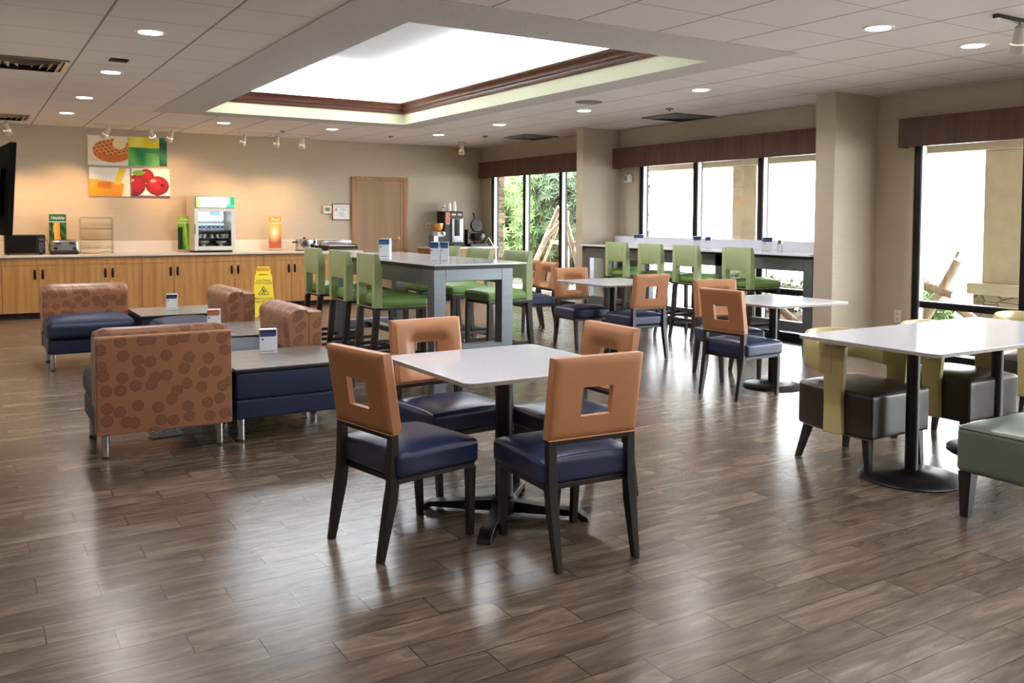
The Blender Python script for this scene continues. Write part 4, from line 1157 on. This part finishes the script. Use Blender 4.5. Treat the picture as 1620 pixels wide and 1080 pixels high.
t_ = thing('griddle', 'wide low stainless griddle at the right end of the counter', 'griddle', (5.19, 13.92, ZK))
MB().box(-.30, .27, -.2, .2, .02, .07).build('griddle_body', M['blackpl'], t_, bevel=.006)
MB().box(-.285, .22, -.205, .12, .07, .085).build('plate', M['counter'], t_, bevel=.003)
MB().rbox(-.31, .23, .0, .22, .085, .165, .01, n=3).build('steel_hood', M['chrome'], t_)
MB().rbox(.23, .30, -.06, .06, .06, .10, .01, n=2).build('side_handle', M['blackpl'], t_)

# coffee corner
t_ = thing('coffee_machine', 'tall black and steel coffee dispenser in the back corner', 'coffee machine', (7.31, 13.95, ZC2))
MB().box(-.185, .18, -.10, .2, .0, .625).build('body', M['blackpl'], t_, bevel=.005)
MB().rbox(-.06, .17, -.13, -.098, .07, .50, .012, n=3).build('steel_front', M['alu'], t_)
MB().box(-.01, .095, -.135, -.13, .19, .485).build('dark_window', M['dkglass'], t_)
def coffee(u, v):
    if .1 < u < .9 and .1 < v < .22: return (196, 150, 130)
    return mixc((180, 50, 32), (220, 150, 120), .5+.5*math.sin(u*9+v*7)*math.sin(v*11)) if v > .22 else (60, 20, 16)
painted('coffee_print', t_, [((-.165, -.1015, .375), (1,0,0), (0,0,1), .085, .23, 12, 24, coffee)])
def lbl(u, v): return (224, 196, 150) if .08 < u < .92 and .1 < v < .9 else (40, 24, 18)
painted('product_label', t_, [((-.055, -.1015, .545), (1,0,0), (0,0,1), .10, .045, 10, 6, lbl), ((.065, -.1015, .545), (1,0,0), (0,0,1), .09, .045, 10, 6, lbl)])
MB().box(-.06, .17, -.2, -.1, 0, .045).build('drip_tray', M['blackpl'], t_, bevel=.003)
cup = [(.030, 0), (.043, .10), (.045, .105)]
for (x, n_, lab) in ((7.275, 3, 'shorter stack of white foam cups on the coffee machine'), (7.375, 5, 'taller stack of white foam cups on the coffee machine')):
    o = MB(); h_ = .105+.02*(n_-1)
    pf = [(.043, 0), (.045, .004)]
    for k in range(n_): pf += [(.044, .02*k+.004), (.0455, .02*k+.008), (.043, .02*k+.012)]
    pf += [(.031, h_), (.001, h_)]
    o.lathe(pf, 20); ob = o.build('cup_stack', M['porcelain']); ob.location = (x, 13.98, ZC2+.625); tag(ob, lab, 'cups', 'stacks of foam cups')
t_ = thing('small_jar', 'small glass jar with a pointed lid, left of the foam cup stacks', 'jar', (7.175, 13.98, ZC2+.625))
MB().lathe([(.032, 0), (.034, .06), (.02, .075)], 16).build('jar_body', M['acrylic'], t_)
MB().lathe([(.026, .075), (.012, .11), (.006, .13), (.001, .132)], 16).build('lid', M['porcelain'], t_)
t_ = thing('juice_dispenser', 'juice dispenser with an amber bowl left of the coffee machine', 'juice dispenser', (7.01, 13.92, ZC2))
MB().box(-.11, .10, -.09, .12, 0, .20).build('base', M['alu'], t_, bevel=.004)
MB().box(-.02, .10, -.095, -.09, .0, .18).build('black_panel', M['blackpl'], t_)
MB().box(-.05, .11, -.12, .08, .20, .265).build('head', M['white_pl'], t_, bevel=.006)
MB().lathe([(.05, 0), (.075, .03), (.08, .10), (.078, .105)], 20, c=(.03, 0, .285)).build('juice_bowl', M['juice'], t_)
MB().lathe([(.02, 0), (.02, .03)], 12, c=(.03, 0, .26)).build('neck', M['blackpl'], t_)
MB().lathe([(.081, 0), (.081, .02), (.001, .025)], 20, c=(.03, 0, .391)).build('lid', M['brass'], t_)
MB().tube([(.03, -.12, .25), (.03, -.16, .235), (.03, -.16, .20)], .014, 8).build('tap', M['blackpl'], t_)
t_ = thing('waffle_iron', 'round black flip waffle iron standing open in the back corner', 'waffle iron', (7.80, 13.92, ZC2))
MB().box(-.20, .16, -.16, .16, 0, .05).build('base_tray', M['blackpl'], t_, bevel=.005)
MB().box(-.21, -.18, -.06, .06, .03, .30).box(-.21, -.08, -.06, .06, .25, .27).build('stand', M['blackpl'], t_, bevel=.003)
MB().lathe([(.112, -.03), (.12, 0), (.112, .03)], 28, m=Matrix.Translation((.0, 0, .375)) @ Matrix.Rotation(PI/2-.15, 4, 'X')).build('upper_plate', M['blackpl'], t_)
MB().lathe([(.12, -.07), (.14, .0), (.135, .04), (.12, .06)], 28, c=(.03, 0, .17)).build('lower_plate', M['blackpl'], t_)
MB().cyl((-.02, 0, .47), (-.075, -.02, .60), .012, .018, 12).build('handle', M['blackpl'], t_)
MB().tube([(-.16, -.02, .16), (-.05, -.05, .06), (.08, -.06, .02)], .012, 8).build('support_arm', M['blackpl'], t_)
MB().tube([(.06, -.13, .005), (.18, -.13, .16), (.28, -.13, .005)], .007, 8).build('wire_rest', M['chrome'], t_)
MB().box(6.84-7.8, 6.95-7.8, -.1, .1, -.02, -.019).build('x', M['blackpl'], t_) if False else None
t_ = thing('cup_tray', 'small dark tray with upright steel creamers left of the juice dispenser', 'tray', (6.86, 13.70, ZC2))
MB().box(-.07, .07, -.05, .08, 0, .008).build('tray', M['blackpl'], t_, bevel=.002)
MB().lathe([(.02, .008), (.018, .05)], 12, c=(-.03, 0, 0)).lathe([(.02, .008), (.018, .05)], 12, c=(.03, .02, 0)).build('creamers', M['chrome'], t_)

# ------------------------------------------------------------------ small white cards and boxes
def card_fn(hc, main=(226, 230, 240), dots=True):
    def f(u, v):
        if v > .70 and u < .95 and not (u > .80 and v < .80 and math.hypot((u-.80)/.15, (v-.80)/.10) > 1) and v < .965:
            if u > .08 and u < .86 and (abs(v-.90) < .012 or abs(v-.84) < .012 or abs(v-.77) < .01) and int(u*40) % 4: return mixc(hc, (255,255,255), .4)
            return hc
        if dots and math.hypot((u-.15)/.07, (v-.59)/.045) < 1: return (70, 80, 104)
        if abs(v-.09) < .012 and .1 < u < .82: return (70, 72, 90)
        if v < .52 and abs(v-.45) < .008 and .1 < u < .85: return mixc(main, (160, 160, 175), .5)
        return main
    return f
def card(x, y, z, rz, w, d, h, hc, lab, kind='table box', nm='condiment_box'):
    p = thing(nm, lab, kind, (x, y, z), rz, 'white printed boxes and cards on the tables')
    MB().box(-w/2+.0008, w/2-.0008, -d/2+.0008, d/2-.0008, 0, h).build('carton', M['paper'], p)
    F = card_fn(hc); G = card_fn(hc, (206, 210, 222), False)
    painted('print', p, [((-w/2, -d/2, .001), (1,0,0), (0,0,1), w, h-.002, 30, 40, F), ((w/2, -d/2, .001), (0,1,0), (0,0,1), d, h-.002, 16, 30, G),
                         ((w/2, d/2, .001), (-1,0,0), (0,0,1), w, h-.002, 30, 40, F), ((-w/2, d/2, .001), (0,-1,0), (0,0,1), d, h-.002, 16, 30, G)])
    return p
BL = (28, 42, 96); BL2 = (24, 62, 138)
card(1.745, 6.04, .47, -10, .115, .07, .165, BL, 'white box with navy header on the front low booth table')
card(1.73, 7.55, .47, -16, .105, .07, .165, (186, 96, 62), 'white box with orange header on the middle low booth table')
card(1.735, 9.36, .47, -9, .105, .05, .155, BL, 'white box with navy header on the rear corner low booth table')
card(3.105, 7.17, 1.05, -38, .095, .06, .17, BL2, 'white card box with blue header on the far part of the tall table')
card(3.14, 6.27, 1.05, -34, .066, .05, .165, BL2, 'white card with blue header on the tall table, left of a pair near its corner')
card(3.208, 6.235, 1.05, -30, .062, .05, .165, BL2, 'white card with blue header on the tall table, right of a pair near its corner')
card(7.55, 9.08, 1.045, -35, .13, .06, .155, BL, 'white card with navy header at the left end of the window bar')
card(7.50, 7.93, 1.045, -35, .09, .05, .155, BL, 'white card with navy header in the middle of the window bar, left of a pair')
card(7.585, 7.83, 1.045, -50, .07, .05, .15, BL2, 'white card with pale header in the middle of the window bar, right of a pair')
card(7.50, 6.83, 1.045, -30, .10, .06, .165, BL, 'white card with navy header at the right end of the window bar')
t_ = thing('salt_shaker', 'small glass shaker beside the card at the right of the window bar', 'shaker', (7.60, 6.74, 1.045))
MB().lathe([(.028, 0), (.026, .09)], 14).build('shaker_glass', M['acrylic'], t_)
MB().lathe([(.026, .09), (.022, .13), (.001, .14)], 14).build('cap', M['chrome'], t_)

o = MB()
vs = []; nx_, ny_ = 12, 6
for j in range(ny_+1):
    for i in range(nx_+1): vs.append((i*.016-.1, j*.02-.06, .006+.02*abs(math.sin(i*1.9+j*2.3))*(j/ny_)))
o.add(vs, [(j*(nx_+1)+i, j*(nx_+1)+i+1, (j+1)*(nx_+1)+i+1, (j+1)*(nx_+1)+i) for j in range(ny_) for i in range(nx_)])
ob = o.build('crumpled_wrapper', M['paper'], smooth=0); ob.location = (1.06, 5.95, 0); ob.rotation_euler = (0, 0, R(10))
so = ob.modifiers.new('thick', 'SOLIDIFY'); so.thickness = .002
tag(ob, 'crumpled white wrapper on the floor under the front booth seat', 'wrapper')

# wet floor sign
t_ = thing('wet_floor_sign', 'yellow folding wet floor sign reading CAUTION, before the maple cabinets', 'floor sign', (3.56, 12.55, 0), -12)
def aframe(sg):
    """one leaning leaf: bottom y sg*.15, top y ~0"""
    b = MB(); H_ = .66; w0, w1 = .155, .11; th = .014
    def P(x, z, o_): return (x, sg*(.15*(1-z/H_)+.012)+o_*th*sg, z)
    out = [(-w0, .03), (-w0+.004, .0), (-w0+.06, .0), (-w0+.09, .035), (w0-.09, .035), (w0-.06, .0), (w0-.004, .0), (w0, .03), (w1+.006, .58), (w1-.01, .60), (w1-.012, H_), (-w1+.012, H_), (-w1+.01, .60), (-w1-.006, .58)]
    n_ = len(out)
    vs = [P(x, z, 0) for x, z in out] + [P(x, z, 1) for x, z in out]
    b.add(vs, [tuple(range(n_)), tuple(range(n_, 2*n_))[::-1]] + [(i, (i+1) % n_, n_+(i+1) % n_, n_+i) for i in range(n_)])
    return b.build('sign_leaf', M['yellow'], t_, bevel=.003)
fr = aframe(-1); aframe(1)
MB().rbox(-.09, .09, -.035, .035, .64, .70, .012, n=3).build('hinge_top', mat('amber yellow plastic', rgb(244, 190, 44), .4, noise=(4, .03)), t_)
MB().box(-.06, .06, -.0445, -.040, .565, .60).build('grip_slot', mat('amber recess', rgb(222, 168, 40), .5, noise=(4, .03)), t_)
ang = math.atan(.15/.66)
def on_leaf(x, z): return Matrix.Translation((x, -(.15*(1-z/.66)+.012)-.0152, z)) @ Matrix.Rotation(PI/2+ang*-1, 4, 'X')
for body, z, s_ in (('CAUTION', .505, .042), ('WET FLOOR', .468, .040), ('PRECAUCION', .255, .040), ('PISO MOJADO', .212, .040)):
    text('lettering', body, s_, M['ink'], fr, on_leaf(0, z))
g = MB(); mt = on_leaf(0, .36)
def tri(R0, R1):
    v0 = []; v1 = []
    for k in range(3):
        a = PI/2+k*2*PI/3
        v0.append((R0*math.cos(a), R0*math.sin(a)*.95-.012, .001)); v1.append((R1*math.cos(a), R1*math.sin(a)*.95-.012, .001))
    return v0, v1
v0, v1 = tri(.088, .073); g.add(v0+v1, [(k, (k+1) % 3, 3+(k+1) % 3, 3+k) for k in range(3)], mt)
def stroke(pts_, w_):
    for (ax, ay), (bx_, by_) in zip(pts_, pts_[1:]):
        d = Vector((bx_-ax, by_-ay)); n_ = Vector((-d.y, d.x)).normalized()*w_/2
        g.add([(ax-n_.x, ay-n_.y, .001), (bx_-n_.x, by_-n_.y, .001), (bx_+n_.x, by_+n_.y, .001), (ax+n_.x, ay+n_.y, .001)], [(0,1,2,3)], mt)
stroke([(-.012, .028), (-.002, .004), (.012, -.012), (.030, -.022)], .012)
stroke([(-.002, .008), (.022, .012), (.034, .004)], .008); stroke([(-.006, .018), (-.026, .004)], .007)
stroke([(.0, -.004), (-.012, -.024), (-.030, -.038)], .010); stroke([(-.002, -.03), (.02, -.046)], .008)
g.add([(-.018+.009*math.cos(k*PI/5), .040+.009*math.sin(k*PI/5), .001) for k in range(10)], [tuple(range(10))], mt)
g.build('slip_symbol', M['ink'], fr, smooth=0, recalc=False)

# ------------------------------------------------------------------ OUTDOORS
struct(MB().box(WX+.16, 60, -30, 60, -.14, -.02), 'ground_outside', M['concrete'], smooth=0)
struct(MB().box(WX+.17, 9.3, 10.4, 24, -.02, .03).box(8.9, 10.6, 1, 10.4, -.02, .04), 'ground_mulch_bed', M['mulch'], smooth=0)
# leaf litter bank rising behind the shrubs
b = MB(); vs = []; NX, NY = 14, 14
for j in range(NY+1):
    for i in range(NX+1):
        y = 14.8+j*.9; x = 10.2+i*(.77*y-10.2)/NX
        h_ = .12*i + .5*max(0, (i-1)/NX)*3.2 + .15*math.sin(i*1.3+j*.9)
        vs.append((x, y, -.02 + h_))
b.add(vs, [(j*(NX+1)+i, j*(NX+1)+i+1, (j+1)*(NX+1)+i+1, (j+1)*(NX+1)+i) for j in range(NY) for i in range(NX)])
struct(b, 'ground_bank_outside', M['pavers'])
# porch roof, beam, columns
struct(MB().box(WX+.16, 11.7, -2, 13.4, 2.46, 2.62), 'porch_soffit_outside', M['soffit'], smooth=0)
struct(MB().box(11.05, 11.5, -2, 13.4, 2.31, 2.46), 'porch_beam_outside', M['soffit'], smooth=0)
struct(MB().box(WX+.16, 8.95, 13.4, 16.5, 2.32, 2.5), 'eave_outside', M['soffit'], smooth=0)
for (y0, lab) in ((6.03, 'tan stucco porch column on a stone base outside the right window'), (10.46, 'tan stucco porch column outside the middle window')):
    t_ = thing('porch_column', lab, 'column', (11.2, y0, -.02), 0, 'porch columns outside')
    MB().box(0, .5, 0, .54, .62, 2.33).build('shaft', M['stucco'], t_, bevel=.01)
    MB().box(-.1, .6, -.15, .69, .47, .62).build('cap_stone', M['stucco'], t_, bevel=.02)
    MB().box(-.03, .54, -.08, .63, 0, .47).build('stone_base', M['stone'], t_)
for (y0, lab) in ((14.25, 'stacked stone pier outside the far left window'), (9.95, 'stacked stone pier outside the middle window, at its left edge')):
    b = MB(); z = -.02; k = 0
    while z < 2.32:
        hh = random.uniform(.06, .13); o_ = random.uniform(-.035, .02); z1 = min(2.34, z+hh)
        b.box(WX+.165, (8.59 if y0 > 12 else 8.47)+random.uniform(-.03, .015), y0+o_*.3, y0+.42, z, z1-.008); z = z1; k += 1
    t_ = b.build('stone_pier', M['stone'], bevel=.008); tag(t_, lab, 'stone pier', 'stone piers outside')

# rustic log trestles
def log(mb, a, b_, r): mb.cyl(a, b_, r, r*.92, 14)
def trestle(loc, lab, parts):
    t_ = thing('log_frame', lab, 'log fence', loc, 0, 'rustic log frames outside')
    for (a, b_, r) in parts:
        l_ = MB().cyl(a, b_, r, r*.93, 14).build('log', M['log'], t_)
        d = (Vector(b_)-Vector(a)).normalized()
        MB().cyl(tuple(Vector(b_)), tuple(Vector(b_)+d*.006), r*.93, r*.9, 14).build('log_end', M['logend'], l_)
    return t_
trestle((9.6, 13.8, 0), 'leaning peeled log frame outside the far left window', [((0, 1.35, .0), (0, .10, 1.62), .055), ((0.12, 1.2, .0), (.12, .02, 1.66), .03), ((-.05, .45, 1.05), (.02, -.05, 1.42), .045),
          ((0, -.15, 0), (0, -.12, 1.55), .06), ((0, -.75, .0), (0, .02, 1.68), .05), ((.1, .5, .95), (.1, -1.3, .95), .045)])
trestle((9.6, 6.0, 0), 'low crossed log railing outside the right window, below the porch column', [((0, .42, .02), (0, -.09, .95), .055), ((.07, .40, .1), (.07, -.05, 1.05), .018), ((-.02, .95, .80), (-.02, -.05, .55), .05),
          ((.02, -.1, .40), (.05, -.7, .03), .05), ((0.05, .85, .0), (.05, .75, .8), .045)])
trestle((9.5, 8.6, 0), 'low crossed log railing outside the middle window, beneath the bar', [((0, .55, .02), (0, -.1, .62), .055), ((.02, -.45, .02), (.02, .45, .6), .05), ((-.05, -.8, .45), (-.05, .9, .5), .045)])

def leaf(mb, p, d, up, L_, W_):
    s_ = d.cross(up).normalized()*W_/2; n_ = s_.cross(d).normalized()
    p = Vector(p); a = p+d*L_*.45
    mb.v += [p, a+s_, p+d*L_-n_*L_*.12, a-s_, ]; i = len(mb.v)-4
    mb.f.append((i, i+1, i+2, i+3))
def shrub(loc, rx, ry, rz_, n_whorl, leaves, L_, W_, mt, lab, group, name='rhododendron_shrub', stems=5, inner=.55):
    t_ = thing(name, lab, 'shrub', loc, 0, group)
    m_ = MB()
    for k in range(n_whorl):
        a = random.uniform(0, 2*PI); ct = random.uniform(-.95, 1); st_ = math.sqrt(1-ct*ct); rr = random.uniform(inner, 1)**.6
        c_ = Vector((rx*rr*st_*math.cos(a), ry*rr*st_*math.sin(a), rz_*(.5+.49*ct*rr)))
        out = Vector((st_*math.cos(a), st_*math.sin(a), ct*.7+.25)).normalized()
        s_ = out.cross(Vector((0,0,1)) if abs(out.z) < .9 else Vector((1,0,0))).normalized(); q_ = out.cross(s_)
        ph = random.uniform(0, 6)
        for j in range(leaves):
            t2 = ph+2*PI*j/leaves; d = (s_*math.cos(t2)+q_*math.sin(t2))*random.uniform(.75, 1)+out*random.uniform(.15, .6)-Vector((0,0,.15))
            leaf(m_, c_, d.normalized(), out, L_*random.uniform(.7, 1.15), W_*random.uniform(.8, 1.1))
    m_.build('foliage', M[mt], t_, smooth=0, recalc=False)
    s2 = MB()
    for k in range(stems):
        a = 2*PI*k/stems+.4; s2.tube([(.05*math.cos(a), .05*math.sin(a), 0), (rx*.2*math.cos(a), ry*.2*math.sin(a), rz_*.4), (rx*.5*math.cos(a), ry*.5*math.sin(a), rz_*.8)], .02 if rz_ > 1 else .006, 6)
    s2.build('stem', M['bark'], t_)
    return t_
G1 = 'dense evergreen shrubs outside the far window'
for i, (x, y, z, rx, rz_, n_, mt) in enumerate(((10.1, 16.6, 0, 1.2, 3.1, 600, 'leaf_l'), (11.0, 15.5, .1, .9, 2.9, 420, 'leaf_d'), (11.1, 18.9, .2, 1.5, 3.6, 650, 'leaf_d'),
                                               (12.2, 17.4, .3, 1.15, 3.6, 520, 'leaf_d'), (12.9, 21.6, .5, 1.7, 4.4, 650, 'leaf_d'), (14.2, 19.6, .7, 1.1, 4.4, 520, 'leaf_d'), (15.6, 23.0, .8, 1.9, 5., 700, 'leaf_d'))):
    lab = ['bright green large-leaved shrub close outside the far left window', 'dark green shrub behind the leaning log frame outside the far window', 'dark evergreen shrub filling the left pane of the far window',
           'dark evergreen shrub behind the others, up the bank outside the far window', 'tall dark evergreen further up the bank, behind the bright shrub', 'tall dark evergreen high on the bank outside the far window', 'farthest dark evergreen closing the view through the far window'][i]
    shrub((x, y, z), rx, rx, rz_, int(n_*1.6), 9, .20, .045, mt, lab, G1)
G2 = 'low green plants outside the windows'
for i, (x, y, r_, h_, lab) in enumerate(((9.9, 13.25, .45, .75, 'spiky green plant at the foot of the far window'), (10.4, 9.9, .35, .62, 'light green plant outside the middle window, left part'),
                                        (10.4, 8.3, .35, .6, 'light green plant outside the right of the middle window'), (10.5, 7.0, .42, .66, 'leafy green plant behind the log railing outside the right window'),
                                        (10.2, 7.65, .35, .6, 'small leafy plant at the left edge of the right window'), (9.9, 6.35, .25, .38, 'low leafy plant left of the porch column stone base'), (10.4, 9.1, .35, .55, 'light green plant in the centre of the middle window'))):
    shrub((x, y, 0), r_, r_, h_, 110, 6, .13, .045, 'leaf_l', lab, G2, 'garden_plant', 4, .2)
# rocks
for i, (x, y, s_, lab) in enumerate(((8.95, 12.0, .16, 'pale yellow-green rock outside the far window, left one'), (9.0, 11.65, .13, 'pale rock outside the far window, right one'))):
    b = MB().rbox(-s_, s_, -s_*.8, s_*.8, 0, s_*1.1, s_*.5, n=3); ob = b.build('garden_rock', mat('mossy rock %s' % 'ab'[i], rgb(172, 176, 128), .9, noise=(8, .2), bump=(14, .8, .02)))
    ob.location = (x, y, .03); tag(ob, lab, 'rock', 'garden rocks')

# ------------------------------------------------------------------ WORLD, CAMERA, VIEW
w = bpy.data.worlds.new('overcast sky'); sc.world = w; w.use_nodes = True
bg = w.node_tree.nodes['Background']; bg.inputs[0].default_value = (.94, .97, 1, 1); bg.inputs[1].default_value = 15

cam = bpy.data.cameras.new('camera'); co = bpy.data.objects.new('camera', cam); COL.objects.link(co); sc.camera = co
F_, CYp, YAW, PIT, ROL = 1398.80, 407.60, .551194, -.0441305, .00520764
f = Vector((math.sin(YAW)*math.cos(PIT), math.cos(YAW)*math.cos(PIT), math.sin(PIT)))
r0 = Vector((math.cos(YAW), -math.sin(YAW), 0)); u0 = r0.cross(f)
r2 = math.cos(ROL)*r0 + math.sin(ROL)*u0; u2 = -math.sin(ROL)*r0 + math.cos(ROL)*u0
mw_ = Matrix(((r2.x, u2.x, -f.x, 0), (r2.y, u2.y, -f.y, 0), (r2.z, u2.z, -f.z, 1.4), (0, 0, 0, 1)))
co.matrix_world = mw_
cam.sensor_width = 36; cam.lens = F_/1620*36; cam.shift_y = -(540-CYp)/1620; cam.clip_start = .05; cam.clip_end = 300
sc.view_settings.view_transform = 'Standard'; sc.view_settings.look = 'None'; sc.view_settings.gamma = 1; sc.view_settings.use_curve_mapping = False
sc.view_settings.exposure = .75
sc.cycles.use_denoising = True
sc.cycles.max_bounces = 8; sc.cycles.diffuse_bounces = 5; sc.cycles.glossy_bounces = 4; sc.cycles.transparent_max_bounces = 12
sc.cycles.sample_clamp_indirect = 6; sc.cycles.caustics_reflective = False; sc.cycles.caustics_refractive = False
